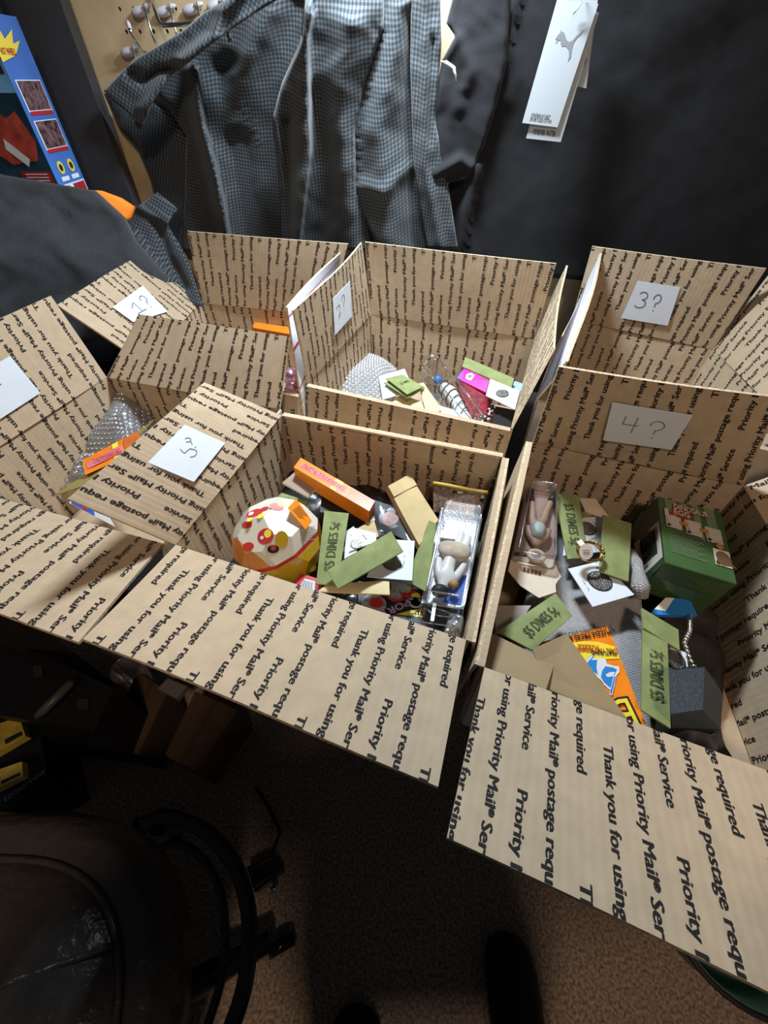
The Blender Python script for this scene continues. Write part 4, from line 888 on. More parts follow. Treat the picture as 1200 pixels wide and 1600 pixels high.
for j in range(k + 1):
    for i in range(k + 1):
        a, b = i / k, j / k; e = min(a, 1 - a, b, 1 - b); P = mid(Q, a, b); vs.append(P + n * (.010 * min(1, e * 6) ** .5 - .012 + .003 * wrinkle(a * 90, b * 90, .055, 3)))
mb.add(vs, [(j * (k + 1) + i, j * (k + 1) + i + 1, (j + 1) * (k + 1) + i + 1, (j + 1) * (k + 1) + i) for j in range(k) for i in range(k)], 0, None, True)
ed = [i for i in range(k + 1)] + [j * (k + 1) + k for j in range(1, k + 1)] + [k * (k + 1) + i for i in range(k - 1, -1, -1)] + [j * (k + 1) for j in range(k - 1, 0, -1)]
L = len(ed); mb.add([vs[e] for e in ed] + [vs[e] - n * .018 for e in ed], [(i, i + L, (i + 1) % L + L, (i + 1) % L) for i in range(L)] + [tuple(L + i for i in reversed(range(L)))], 0)
mb.build('body', M['knit'], root)
mb = MB(); pts = [at(985, 862, .836), at(990, 880, .842), at(996, 895, .838), at(1000, 918, .842), at(1004, 935, .834)]; mb.tube(pts, [.006, .010, .008, .011, .006], 10); mb.build('gathered_neck', M['knit'], root)
# blister pack with figure on a die-cut card
Q = quad([(794, 890), (868, 905), (868, 770), (822, 763)], [.846, .846, .852, .852]); X, Y, n = frame(Q)
root = thing('blister_pack', 'clear blister with a grey robed toy figure on a cream die cut card', 'toy', base(Q, .004))
mb = MB(); ct = [onplane(*p, Q[0], n) for p in ((794, 892), (813, 915), (842, 934), (851, 931), (869, 925), (868, 914), (871, 908), (877, 901), (864, 874), (800, 868))]
nb = len(ct); mb.add(ct + [p - n * .0012 for p in ct], [tuple(range(nb)), tuple(nb + i for i in reversed(range(nb)))] + [(i, i + nb, (i + 1) % nb + nb, (i + 1) % nb) for i in range(nb)], 0)
for i in range(5): mb.add([onplane(817 + i * 6, 893 + i * 1.5, Q[0] + n * .0004, n), onplane(821 + i * 6, 894 + i * 1.5, Q[0] + n * .0004, n), onplane(822 + i * 6, 887 + i * 1.5, Q[0] + n * .0004, n), onplane(818 + i * 6, 886 + i * 1.5, Q[0] + n * .0004, n)], [(0, 1, 2, 3)], 1)
mb.build('backing_card', [M['cream_card'], M['brown_print']], root)
mb = MB(); mb.slab([mid(Q, .03, .2), mid(Q, .95, .2), mid(Q, .97, .99), mid(Q, .03, .99)], .0008, 0); mb.build('insert', mat('pink_brown_card', (.32, .21, .17), .6), root)
Bq = [mid(Q, .06, .10), mid(Q, .94, .10), mid(Q, .94, 1), mid(Q, .06, 1)]; tray(Bq, .020, 'blister', root)
F = lambda a, b, h=.008: mid(Q, a, b) + n * h
skin_mesh('figure', [F(.48, .48), F(.50, .36), F(.50, .24), F(.34, .50), F(.30, .64), F(.24, .78), F(.62, .56), F(.68, .68), F(.80, .82), F(.28, .38), F(.24, .48), F(.74, .38), F(.78, .48)],
          [(0, 1), (1, 2), (0, 3), (3, 4), (4, 5), (0, 6), (6, 7), (7, 8), (1, 9), (9, 10), (1, 11), (11, 12)], [.008, .009, .005, .006, .005, .0045, .006, .005, .0045, .005, .004, .005, .004], mat('figure_tan', (.34, .22, .15), .5), root, 2)
skin_mesh('robe', [F(.48, .50, .011), F(.49, .38, .012), F(.50, .30, .011)], [(0, 1), (1, 2)], [.012, .0115, .007], mat('robe_grey', (.26, .29, .28), .6), root, 2)
mb = MB(); cc = F(.52, .14, .011); mb.tube([cc + (X * math.cos(t) * .0085 + Y * math.sin(t) * .0075) for t in [i * math.pi / 8 for i in range(16)]], .0030, 8, closed=True); mb.build('hood', M['cream_card'], root, 'cream hood')
mb = MB(); mb.ball(F(.52, .14, .009), .0068, 0, 12, 8, (1, 1, .6)); mb.build('head', M['grey_print2'], root)
for (a0, b0), (a1, b1) in (((.22, .78), (.16, .93)), ((.80, .82), (.92, .92))):
    mb = MB(); mb.tube([F(a0, b0), F(a1, b1)], [.0045, .004], 8); mb.build('boot', M['black_card'], root)
env([(905, 774), (866, 770), (887, 873), (918, 871)], [.856, .856, .848, .848], 'green dime envelope leaning at the back left, print reading downward', text='$5 DIMES 5\u00a2', fit=.66, tsize=.017)
env([(937, 893), (982, 908), (987, 818), (942, 804)], [.854, .852, .858, .860], 'plain green envelope standing between the gold ring and the dinosaur box')
env([(778, 987), (832, 1016), (894, 962), (868, 927)][0:0] or [(832, 1016), (894.5, 961.5), (868, 927), (778, 987)], [.856, .852, .850, .856], 'green dime envelope in the front left corner, print reading up to the right', text='$5 DIMES 5\u00a2', along='u', fit=.74, tsize=.017)
env([(1002, 1109), (1048, 1138), (1043, 1004), (1004, 984)], [.848, .848, .856, .856], 'green dime envelope lying beside the black ring box', text='$5 DIMES 5\u00a2', fit=.60, tsize=.017)
env([(1006, 981), (1062, 1016), (1060, 984), (1003, 950)], [.858, .852, .836, .846], 'folded green envelope above the one beside the ring box', along='u')
env([(915, 800), (955, 812), (930, 779), (905, 778)], [.846, .846, .848, .848], 'pinkish cream envelope behind the gold ring', m='cream_card', group=None)
flip([(874, 836), (945, 868), (944, 802), (902, 806)][0:0] or [(880, 868), (940, 862), (945, 806), (884, 812)], .842, 'white coin holder behind the gold ring', coin=(917, 826), r=.012, staples=[((926, 815), (935, 826)), ((920, 845), (931, 840))])
flip([(926, 948), (991, 929), (940, 876), (887.5, 888.6)], [.846, .846, .846, .846], 'white coin holder with a dark coin lying on the grey pouch', coin=(937, 908), r=.0142, staples=[((910, 907), (914, 913)), ((917, 917), (920, 923))])
flip([(1030, 1036), (1075, 1042), (1073, 1020), (1040, 1008)], .838, 'pale coin holder with an oval window behind the black ring box', coin=(1053, 1031), r=.011)
# gold ring with its price tag
c = at(922, 862, .868); root = thing('ring', 'gold ring set with stones and a small white price tag', 'ring', c - V((0, 0, .0105)))
ax = (UP * .35 - FW * .75 + RT * .1).normalized(); x = ax.cross(UP).normalized(); y = ax.cross(x)
mb = MB(); mb.tube([c + (x * math.cos(t) + y * math.sin(t) * .8) * .0150 for t in [i * math.pi / 14 for i in range(28)]], [.0018 + .0007 * max(0, math.cos((i * math.pi / 14))) for i in range(28)], 8, closed=True); mb.build('band', M['gold'], root)
for i in range(6):
    t = math.pi + (-.9 + i * .36) if x.dot(RT) < 0 else (-.9 + i * .36); p_ = c + (x * math.cos(t) + y * math.sin(t) * .8) * .0162 + ax * .001
    mb = MB(); mb.ball(p_, .0026, 0, 8, 5); mb.build('stone', M['gold'] if i % 2 else mat('dark_stone', (.12, .07, .03), .15), root)
mb = MB(); t0 = at(916, 862, .874); shape(mb, ring_pts(.0085, 16, 0, 0, .0095), t0, RT, UP, 0, .0); mb.slab([at(911, 858, .875), at(916, 852, .876), at(908, 842, .878), at(901, 847, .878)], .0006, 0)
for i in range(3): shape(mb, [(-.004, .001 - i * .0022), (.004, .001 - i * .0022), (.004, .002 - i * .0022), (-.004, .002 - i * .0022)], t0, RT, UP, 1, .0005)
mb.build('price_tag', [M['tag_white'], M['pencil']], root)
# dinosaur egg box
Tp = [at(1038.6, 878, .880), at(1151, 912, .872), at(1126, 801, .872), at(1027.8, 776, .880)]
dn = (Tp[1] - Tp[0]).cross(Tp[3] - Tp[0]).normalized(); Bm = [at(995, 920, .800), at(1096, 957, .792), Tp[2] - dn * .088, at(986, 815, .800)]
Bm = [at(995, 920, .806), at(1096, 957, .800), at(1096, 957, .800) + (Tp[2] - Tp[1]), at(986.6, 815, .806)]
root = thing('egg_box', 'green printed dinosaur egg box in the back corner of the front right carton', 'box', base(Bm, 0))
mb = MB(); mb.hexa(Bm + Tp, 0, [0, 0, 0, 0, 0, 1]); X, Y, n = frame(Tp); h_ = (Tp[3] - Tp[0]).length; w_ = (Tp[1] - Tp[0]).length
def tp(a, b, k=.0005): return mid(Tp, a, b) + n * k
for a0, a1, b0, mi in ((.12, .30, .55, 3), (.36, .48, .70, 3), (.55, .66, .50, 3), (.74, .90, .62, 3), (.30, .38, .6, 4), (.50, .54, .45, 4)): mb.poly([tp(a0, b0), tp(a1, b0 - .04), tp(a1 - .02, .99), tp(a0 - .02, .99)], mi)
for body, a, b, fw in (('DINOSAUR', .50, .845, .55), ('EGG', .345, .755, .25)):
    write(mb, body, tp(a, b, .0010), X, Y, .0135, 6, .05, fit=w_ * fw + .003); write(mb, body, tp(a, b, .0014), X, Y, .0135, 5, .012, fit=w_ * fw)
for i, (a, b) in enumerate(((.20, .64), (.50, .61), (.80, .58), (.86, .28))):
    mb.poly([tp(a - .12, b - .11, .0012), tp(a + .12, b - .11, .0012), tp(a + .12, b + .11, .0012), tp(a - .12, b + .11, .0012)], 7)
    if i < 3: mb.poly([tp(a - .09, b - .075, .0015), tp(a + .09, b - .075, .0015), tp(a + .09, b + .07, .0015), tp(a - .09, b + .07, .0015)], 8)
    shape(mb, ring_pts(.0085, 14, 0, 0, .010), tp(a + .01, b, .0013), X, Y, 7 if i < 3 else 4, .0006); shape(mb, ring_pts(.0022, 8), tp(a - .085, b - .085, .0013), X, Y, 2, .0006)
    if i == 3: shape(mb, [(-.010, -.008), (-.004, -.012), (.006, -.010), (.012, -.013), (.006, -.004), (.001, .003), (-.006, -.002)], tp(a + .01, b, .0013), X, Y, 4, .0008)
shape(mb, [(-.013, 0), (.013, 0), (.009, .007), (0, .010), (-.009, .007)], tp(.27, .715, .0013), X, Y, 6, .0003)
shape(mb, [(-.003, -.006), (.003, -.006), (.002, .008), (-.002, .008)], tp(.10, .74, .0013), X, Y, 7, .0008)
for a, b, up in ((.35, .625, 0), (.65, .595, 0), (.84, .43, 1)): shape(mb, [(-.005, -.003), (0, -.003), (0, -.006), (.006, 0), (0, .006), (0, .003), (-.005, .003)] if not up else [(-.003, .005), (-.003, 0), (-.006, 0), (0, -.006), (.006, 0), (.003, 0), (.003, .005)], tp(a, b, .0013), X, Y, 9, .0012)
for i in range(10): mb.poly([tp(.10, .41 - i * .026, .0008), tp(.62 - (i % 3) * .06, .41 - i * .026 - .012, .0008), tp(.62 - (i % 3) * .06, .421 - i * .026 - .012, .0008), tp(.10, .421 - i * .026, .0008)], 3)
lf = [Bm[0], Tp[0], Tp[3], Bm[3]]       # barcode panel on the left side
fn = (lf[3] - lf[0]).cross(lf[1] - lf[0]).normalized(); fn = fn if fn.dot(RT) < 0 else -fn
lp = lambda a, b, k=.0005: mid(lf, b, a) + fn * k
mb.poly([lp(.08, .06), lp(.08, .97), lp(.62, .97), lp(.62, .06)], 7)
for i in range(14): mb.poly([lp(.36, .22 + i * .048, .0008), lp(.36, .22 + i * .048 + .014 + .010 * (i % 3), .0008), lp(.56, .22 + i * .048 + .014 + .010 * (i % 3), .0008), lp(.56, .22 + i * .048, .0008)], 2)
for i in range(3): mb.poly([lp(.26 - i * .06, .2, .0008), lp(.26 - i * .06, .7 - i * .1, .0008), lp(.275 - i * .06, .7 - i * .1, .0008), lp(.275 - i * .06, .2, .0008)], 2)
mb.build('carton', [mat('egg_green', (.055, .115, .038), .3, var=.12, vscale=30, coat=.35), mat('egg_green_dark', (.022, .045, .022), .35), M['ink'], mat('egg_pale', (.16, .24, .13), .4), mat('egg_brown', (.14, .075, .04), .4), M['cream_card'], mat('egg_red', (.30, .03, .03), .4), mat('egg_white', (.58, .52, .46), .45), M['grey_print2'], mat('egg_arrow', (.50, .20, .06), .4)], root)
mb = MB(); fr = [Bm[0], Bm[1], Tp[1], Tp[0]]; f2 = (fr[1] - fr[0]).cross(fr[3] - fr[0]).normalized()
mb.slab([mid(fr, .03, .55) + f2 * .0012, mid(fr, .97, .55) + f2 * .0012, mid(fr, 1, 1) + f2 * .0012, mid(fr, 0, 1) + f2 * .0012], .0008, 0); mb.build('end_flap', mat('egg_green_flap', (.050, .098, .033), .35), root)
Q = quad([(1014, 960), (1090, 962), (1078, 936), (1040, 934)], .815); root = thing('blue_packet', 'blue and white packet peeking out under the dinosaur egg box', 'packet', base(Q, .006)); mb = MB(); mb.slab(Q, .006, 0); mb.poly([mid(Q, .0, .3) + V((0, 0, .0005)), mid(Q, .3, .2) + V((0, 0, .0005)), mid(Q, .35, 1) + V((0, 0, .0005)), mid(Q, 0, 1) + V((0, 0, .0005))], 1); mb.build('wrapper', [M['pack_blue'], M['tag_white']], root)
# orange puzzle card pack
Q = quad([(905, 1170), (1016, 1150), (950, 978), (843, 1004)], [.838, .838, .842, .842]); X, Y, n = frame(Q); root = thing('puzzle_pack', 'orange wax card pack lettered about puzzle pieces, lying upside down', 'card pack', base(Q, .004))
mb = MB(); mb.slab(Q, .0045, 0); pp = lambda px, py, k=.0005: onplane(px, py, Q[0] + n * k, n)
Xd = (pp(895, 990) - pp(946, 981)).normalized(); Yd = n.cross(Xd)          # letters stand on their heads
write(mb, '6 PUZZLE PIECES & 3x', pp(918, 990), Xd, Yd, .0075, 1, .03, fit=.062, lift=.0008); write(mb, 'TRADING CARDS, STICKERS', pp(915, 984), Xd, Yd, .004, 1, .02, fit=.06, lift=.0008)
mb.poly([pp(880, 1007), pp(905, 1032), pp(968.5, 1029), pp(960, 1010), pp(935, 1003), pp(910, 1001.5)][::1], 2)
Xe = (pp(905, 1016) - pp(955, 1018)).normalized(); Ye = n.cross(Xe)
for body, px, py, s, mi in (('FEATURING', 942, 1017.5, .0065, 1), ('CARL YASTRZEMSKI', 931, 1013, .0065, 4), ('PUZZLE', 918, 1008, .0065, 4)): write(mb, body, pp(px, py), Xe, Ye, s, mi, .03, fit={'FEATURING': .026, 'CARL YASTRZEMSKI': .044, 'PUZZLE': .022}[body], lift=.0010)
def blob(pts, mi, k): mb.poly([pp(x, y, k) for x, y in pts], mi)
blob([(911, 1036), (926, 1021), (929, 1024), (917, 1040)], 3, .0009); blob([(912.5, 1035), (925, 1023), (927, 1024.5), (916, 1038)], 5, .0011)
blob([(914, 1038), (920, 1029), (946, 1029), (948, 1037), (958, 1040), (967, 1041), (968, 1050), (963, 1056), (961, 1072), (953, 1078), (944, 1070), (940, 1064), (930, 1055), (921, 1049)][::-1], 5, .0009)
blob([(916, 1038), (921, 1031), (933, 1031), (932, 1042), (934, 1054), (925, 1047)][::-1], 3, .0012); blob([(941, 1048), (946, 1041), (958, 1043), (964, 1046), (960, 1054), (958, 1070), (953, 1074), (944, 1066), (939, 1058)][::-1], 3, .0012)
blob([(946, 1054), (953, 1050), (961, 1050), (958, 1057), (949, 1058)][::-1], 5, .0015); blob([(952, 1085), (957, 1086), (963, 1056), (959, 1055)], 5, .0018); blob([(953, 1083), (956, 1084), (962, 1057), (960, 1057)], 3, .0021)
write(mb, 'BASEBALL', pp(968, 1121), -(pp(985, 1120) - pp(955, 1127)).normalized(), n.cross(-(pp(985, 1120) - pp(955, 1127)).normalized()), .030, 1, .06, align='LEFT', lift=.0009) if False else None
Xf = (pp(955, 1092) - pp(978, 1089)).normalized(); Yf = n.cross(Xf)
write(mb, 'Ba', pp(984, 1090.5), Xf, Yf, .040, 1, .045, align='LEFT', lift=.0010); write(mb, 'Ba', pp(983, 1091), Xf, Yf, .040, 2, .0, align='LEFT', lift=.0014)
blob([(986, 1126), (994, 1124), (1000, 1134), (993, 1140), (988, 1136)][::-1], 3, .0010)
mb.build('wrapper', [M['pack_orange'], M['ink'], M['pack_yellow'], M['pack_blue'], M['pack_orange_dark'], M['paper']], root)
# brown open carton end (small folder box) in the front corner
root = thing('kraft_folder', 'small tan folder box with two raised panels in the front left corner', 'box', at(880, 1060, .80))
for nm, q, zz in (('panel', [(855, 1076), (985, 1130), (885, 990), (832, 1014)], [.866, .862, .868, .872]), ('panel', [(757, 1046), (852, 1082), (866, 1037), (770, 990)], [.880, .874, .868, .872])):
    Qk = quad(q, zz); mb = MB(); mb.slab(Qk, .0015, 0); mb.build(nm, mat('tan_board', (.33, .24, .13), .55, var=.06, vscale=30), root)
Qk = quad([(800, 1090), (960, 1150), (930, 1080), (830, 1040)], .815); mb = MB(); mb.slab(Qk, .03, 0); mb.build('tray', M['manila'], root)
Q = quad([(774, 990), (800, 990), (830, 946), (774, 946)], .834); root = thing('white_card', 'blank off-white card at the left wall behind the front dime envelope', 'card', base(Q, .001)); mb = MB(); mb.slab(Q, .0012, 0); mb.build('sheet', mat('grey_card', (.42, .36, .33), .7), root)
# black ring box
Tq = [at(1048, 1116, .872), at(1098, 1108, .872), at(1101, 1042, .868), at(1045, 1048, .868)]
root = thing('ring_box', 'black leatherette ring box by the right wall of the front right carton', 'box', base(Tq, .05))
lo = [at(1050, 1137, .840), at(1126, 1140, .840), at(1130, 1085, .835), at(1045, 1062, .84)]
mb = MB(); mb.hexa([q - V((0, 0, .0)) for q in lo] + Tq); mb.build('lid', mat('leatherette', (.035, .045, .055), .45, var=.25, vscale=300, bump=.5, bscale=700), root)
mb = MB(); mb.hexa([q - V((0, 0, .03)) for q in lo] + [q - V((0, 0, .002)) for q in lo]); mb.build('base', M['black_card'], root)
crumple('dark_pouch', 'dark velvety pouch at the front below the ring box', 'pouch', [(1060, 1165), (1135, 1195), (1134, 1145), (1060, 1132)], .832, mat('dark_velvet', (.05, .05, .05), .7, var=.4, vscale=60, sheen=.5), .004, 5, 16, sc=100)
root = thing('bead_bracelet', 'silver bead chain running along the dark gap behind the ring box', 'bracelet', at(1075, 990, .80))
pts = [at(1078, 962, .815), at(1074, 978, .825), at(1070, 992, .835), at(1066, 1006, .846), at(1072, 1018, .850), at(1078, 1030, .852), at(1084, 1041, .852)]
f_ = polyl([(p.x, p.y) for p in pts]); zf = lambda t: np.interp(t, np.linspace(0, 1, len(pts)), [p.z for p in pts])
for i in range(20):
    t = i / 19; x_, y_ = f_(t); mb = MB(); mb.ball(V((float(x_), float(y_), float(zf(t)))), .0024, 0, 8, 6); mb.build('bead', M['silver'], root)

# ---- carton 2
def bubble_wrap(label, S, nu, nv, r, m):
    P0 = S(.5, .5); root = thing('bubble_wrap', label, 'bubble wrap', P0 - V((0, 0, .04)))
    mb = MB(); k = 40; vs = [S(i / k, j / k) for j in range(k + 1) for i in range(k + 1)]
    mb.add(vs, [(j * (k + 1) + i, j * (k + 1) + i + 1, (j + 1) * (k + 1) + i + 1, (j + 1) * (k + 1) + i) for j in range(k) for i in range(k)], 0, None, True); mb.build('film', m, root)
    mb = MB()
    for j in range(nv):
        for i in range(nu):
            u = (i + .5 + .5 * (j % 2)) / (nu + .5); v = (j + .5) / nv; P = S(u, v); e = .01
            n_ = (S(min(1, u + e), v) - S(max(0, u - e), v)).cross(S(u, min(1, v + e)) - S(u, max(0, v - e)))
            if n_.length < 1e-9: continue
            n_.normalize(); n_ = n_ if n_.dot(CAM - P) > 0 else -n_
            R3 = n_.to_track_quat('Z', 'Y').to_matrix(); mb.ball(P + n_ * r * .15, r, 0, 8, 4, (1, 1, .62), R3)
    o = mb.build('bubbles', m, root); o['kind'] = 'stuff'; return root
def patch4(Q, h, fold=0.0, ph=0.0):
    n = frame(Q)[2]
    def S(u, v):
        return mid(Q, u, v) + n * (h * math.sin(math.pi * min(1, max(0, u))) ** .6 * math.sin(math.pi * min(1, max(0, v)) * .9 + .15) ** .6 + .006 * math.sin(7 * u + ph) * math.sin(6 * v + ph)) if 0 < u < 1 and 0 < v < 1 else mid(Q, u, v)
    return S
M['bubble_bright'] = clear('bubble_film_bright', (.93, .96, 1), .45, .2, .15)
bubble_wrap('crumpled clear bubble wrap in the left half of the back centre carton', patch4(quad([(505, 622), (604, 668), (622, 580), (560, 548)], [.790, .800, .800, .815]), .030), 17, 19, .0056, M['bubble_bright'])
flip([(598, 624), (647, 610), (632, 576), (592, 588)], [.832, .832, .838, .838], 'white coin holder against the bubble wrap under the green pair')
env([(637, 622), (664, 605), (630, 586), (600, 598)], .842, 'lower green envelope of the pair in the back centre carton')
env([(636, 616), (661, 604), (629, 585), (603, 591)], .8485, 'upper green envelope of the pair, small print on it', text='$5 DIMES', along='u', fit=.5, tsize=.009)
env([(600, 640), (668, 655), (672, 632), (626, 616)], .822, 'tan manila envelope below the green pair', m='manila_pale', group=GM)
env([(668, 652), (690, 640), (662, 598), (654, 599)], [.826, .824, .838, .838], 'narrow manila envelope edge beside the clear hanging case', m='manila_pale', group=GM)
Q = quad([(660, 650), (724, 672), (727, 645), (680, 632)], .820); root = thing('white_slip', 'blank white slip beside the clear case in the back centre carton', 'paper', base(Q, .001)); mb = MB(); mb.slab(Q, .001, 0); mb.build('sheet', M['paper'], root)
# clear hanging case with a white striped toy
Ta = [at(652, 592, .800), at(728, 668, .800), at(756, 650, .815), at(684, 561, .815)]
Tb = [at(660, 571, .838), at(737, 656, .838), at(756, 648, .838), at(685, 559, .838)]
root = thing('hanging_case', 'long clear hanging case with a white toy inside in the back centre carton', 'toy', base(Ta, .004))
Tl = [Tb[0] - V((0.004, .0, .034)), Tb[1] - V((.004, 0, .034)), Tb[2] - V((-.002, 0, .034)), Tb[3] - V((-.002, 0, .034))]
mb = MB(); mb.hexa(Tl + Tb); mb.build('shell', M['clear'], root)
for i in range(4):
    mb = MB(); mb.tube([Tb[i], Tb[(i + 1) % 4]], .0011, 6); mb.build('case_edge', M['clear_strong'], root)
    mb = MB(); mb.tube([Tb[i], Tl[i]], .0009, 6); mb.build('case_edge', M['clear_strong'], root)
mb = MB(); u_ = (Tb[3] - Tb[2]).normalized(); s_ = (Tb[3] - Tb[0]).normalized(); cc = (Tb[0] + Tb[3]) / 2 + u_ * .004
mb.tube([Tb[0], Tb[0] + u_ * .016, cc + u_ * .022, Tb[3] + u_ * .012, Tb[3]], .0012, 6); mb.tube([cc + (u_ * math.sin(t) * .006 + s_ * math.cos(t) * .011) + u_ * .008 for t in [i * math.pi / 6 for i in range(12)]], .0008, 6, closed=True); mb.build('hang_tab', M['clear_strong'], root)
F = lambda a, b, h: mid(Tl, a, b) + V((0, 0, h))
mb = MB(); bl = []
skin_mesh('toy', [F(.30, .5, .012), F(.45, .55, .016), F(.60, .5, .014), F(.75, .45, .012), F(.92, .5, .010)], [(0, 1), (1, 2), (2, 3), (3, 4)], [.010, .016, .014, .011, .007], M['toy_white'], root, 2)
for i in range(6):
    mb = MB(); a = .34 + i * .09; cen = F(a, .52, .014); ux = (Tl[3] - Tl[0]).normalized(); r_ = (.014, .0172, .0165, .0150, .0135, .0115)[i]
    mb.tube([cen + ux * (math.cos(t) * r_) + V((0, 0, math.sin(t) * r_)) for t in [k * math.pi / 10 for k in range(20)]], .0010, 6, closed=True); mb.build('stripe', M['ink'], root)
mb = MB(); mb.ball(F(.24, .42, .020), .009, 0, 10, 8); mb.build('ball', M['pack_blue'], root)
# printed packs, envelope, coin holder, black box on the right
Q = quad([(745, 652), (800, 610), (800, 600), (711, 598)][0:0] or [(735, 652), (770, 650), (765, 612), (712, 594)], [.816, .814, .834, .836]); X, Y, n = frame(Q); root = thing('art_pack', 'dark red illustrated pack beside the clear hanging case', 'card pack', base(Q, .004)); mb = MB(); mb.slab(Q, .004, 0)
for i in range(5): shape(mb, [(a + .004 * i - .008, b) for a, b in ((-.008, -.012 + .004 * i), (.002, -.004 + .003 * i), (.013, .001 + .003 * i), (.003, .004 + .002 * i), (-.004, .010))], mid(Q, .5, .5), X, Y, 1 if i % 2 else 2, .0004 + .0002 * i)
mb.build('wrapper', [M['crimson_print'], M['tan_print'], M['pack_red']], root)
Q = quad([(714, 591), (759, 613), (764, 595), (726, 574)], [.838, .838, .848, .848]); X, Y, n = frame(Q); root = thing('pink_pack', 'bright pink pack with a silver emblem above the dark red pack', 'card pack', base(Q, .004)); mb = MB(); mb.slab(Q, .004, 0)
mb.poly([mid(Q, 0, 0) + n * .0004, mid(Q, .16, 0) + n * .0004, mid(Q, .10, .5) + n * .0004, mid(Q, 0, .7) + n * .0004], 1)
shape(mb, [(-.016, .002), (-.010, .010), (.002, .008), (.004, .002), (.014, .002), (.016, -.004), (.004, -.004), (.000, -.009), (-.010, -.008)], mid(Q, .42, .55), X, Y, 2, .0005); shape(mb, ring_pts(.0045, 12, -.006, .001), mid(Q, .42, .55), X, Y, 3, .0008)
mb.build('wrapper', [M['magenta'], M['violet'], M['tag_white'], M['silver']], root)
env([(722, 572.5), (799, 606), (803.5, 591), (727, 558)], [.850, .850, .858, .858], 'long green envelope resting along the top of the pink pack', along='u')
flip([(759, 618), (804.5, 640), (812, 611), (766, 592)], [.846, .846, .852, .852], 'white coin holder with a silver coin at the right end of the back centre carton', coin=(785, 615), r=.0118, staples=[((776, 610), (777, 617))])
Q = quad([(769, 668), (802, 672), (806, 641), (772, 634)], .818); X, Y, n = frame(Q); root = thing('black_case', 'matt black lidded case in the right corner of the back centre carton', 'box', base(Q, .05)); mb = MB(); mb.slab(Q, .045, 0); mb.build('body', M['black_card'], root)
mb = MB(); mb.slab([mid(Q, .2, .1) + n * .002, mid(Q, .95, .1) + n * .002, mid(Q, .95, .7) + n * .002, mid(Q, .2, .7) + n * .002], .0018, 0); mb.build('lid_panel', M['black_card'], root)
root = thing('bead_string', 'string of small black and white beads next to the black case', 'bracelet', at(765, 645, .80))
for i in range(16):
    mb = MB(); P = at(770 + 4 * math.sin(i * 1.3) - i * 1.0, 634 + i * 1.9, .826 + .002 * math.cos(i)); mb.ball(P, .0028, 0, 7, 5); mb.build('bead', M['paper'] if i % 2 else M['ink'], root)
Q = quad([(800, 606), (815, 612), (818, 600), (804, 595)], .842); root = thing('blue_label', 'pale blue label scrap behind the right coin holder', 'paper', base(Q, .001)); mb = MB(); mb.slab(Q, .001, 0); mb.build('sheet', mat('pale_blue', (.35, .48, .70), .5), root)

# ---- carton 6
W6 = [at(150, 745, .775), at(255, 700, .800), at(268, 640, .800), at(196, 612, .860)]
bubble_wrap('grey rolled bubble wrap in the front left carton', patch4([at(132, 712, .80), at(212, 700, .82), at(264, 640, .82), at(188, 614, .868)], .030, ph=1), 13, 14, .0068, M['bubble'])
bubble_wrap('small curl of bubble wrap in the front of the front left carton', patch4([at(104, 752, .80), at(140, 748, .80), at(150, 705, .82), at(126, 712, .84)], .010, ph=2), 6, 6, .0062, M['bubble'])
pack_box([(134, 742), (222, 702), (218, 672), (128, 719)], [.868, .872, .888, .884], .016, 'orange card pack held between bubble wrap and left flap of the centre carton')
Q = quad([(84, 776), (150, 752), (146, 716), (134, 728)][0:0] or [(82, 775), (150, 752), (240, 655), (132, 742)], [.862, .868, .868, .86]); root = thing('olive_envelope', 'olive gold foil envelope under the orange pack in the front left carton', 'envelope', base(Q, .002)); mb = MB(); mb.slab(Q, .0015, 0); mb.build('foil', M['olive_foil'], root)
Q = quad([(108, 786), (178, 822), (170, 808), (112, 776)], [.882, .884, .886, .884]); X, Y, n = frame(Q); root = thing('blue_pack', 'blue and white pack showing between the left flap and the front flap', 'card pack', base(Q, .003)); mb = MB(); mb.slab(Q, .002, 0); mb.poly([mid(Q, .05, .1) + n * .0005, mid(Q, .6, .1) + n * .0005, mid(Q, .6, .9) + n * .0005, mid(Q, .05, .9) + n * .0005], 1); mb.poly([mid(Q, .32, .2) + n * .0009, mid(Q, .42, .2) + n * .0009, mid(Q, .42, .8) + n * .0009, mid(Q, .32, .8) + n * .0009], 2); mb.build('wrapper', [M['paper'], mat('strong_blue', (.02, .12, .65), .3), M['pack_red']], root)
# ---- carton 1
Q = quad([(395, 512), (452, 522), (452, 511), (397, 503)], [.868] * 4); root = thing('card_pack', 'orange pack top just showing in the back left carton', 'card pack', base(Q, .02), 'orange card packs'); mb = MB(); mb.slab(Q, .020, 0, [0, 1, 0, 0, 0, 0]); mb.build('wrapper', [M['pack_orange_dark'], M['pack_orange']], root)
Q = quad([(330, 520), (390, 530), (392, 500), (330, 492)], .80); root = thing('yellow_packet', 'yellow packet low in the back left carton', 'packet', base(Q, .02)); mb = MB(); mb.slab(Q, .02, 0); mb.build('wrapper', mat('yellow_packet', (.80, .48, .04), .35), root)
crumple('pink_bag', 'pink and silver crinkled bag by the right wall of the back left carton', 'bag', [(438, 612), (470, 618), (462, 566), (446, 570)], [.872, .872, .905, .905], mat('pink_crinkle', (.62, .28, .36), .25, .4, var=.8, vscale=90, bump=.6, bscale=150), .004, 3, 16, sc=140)
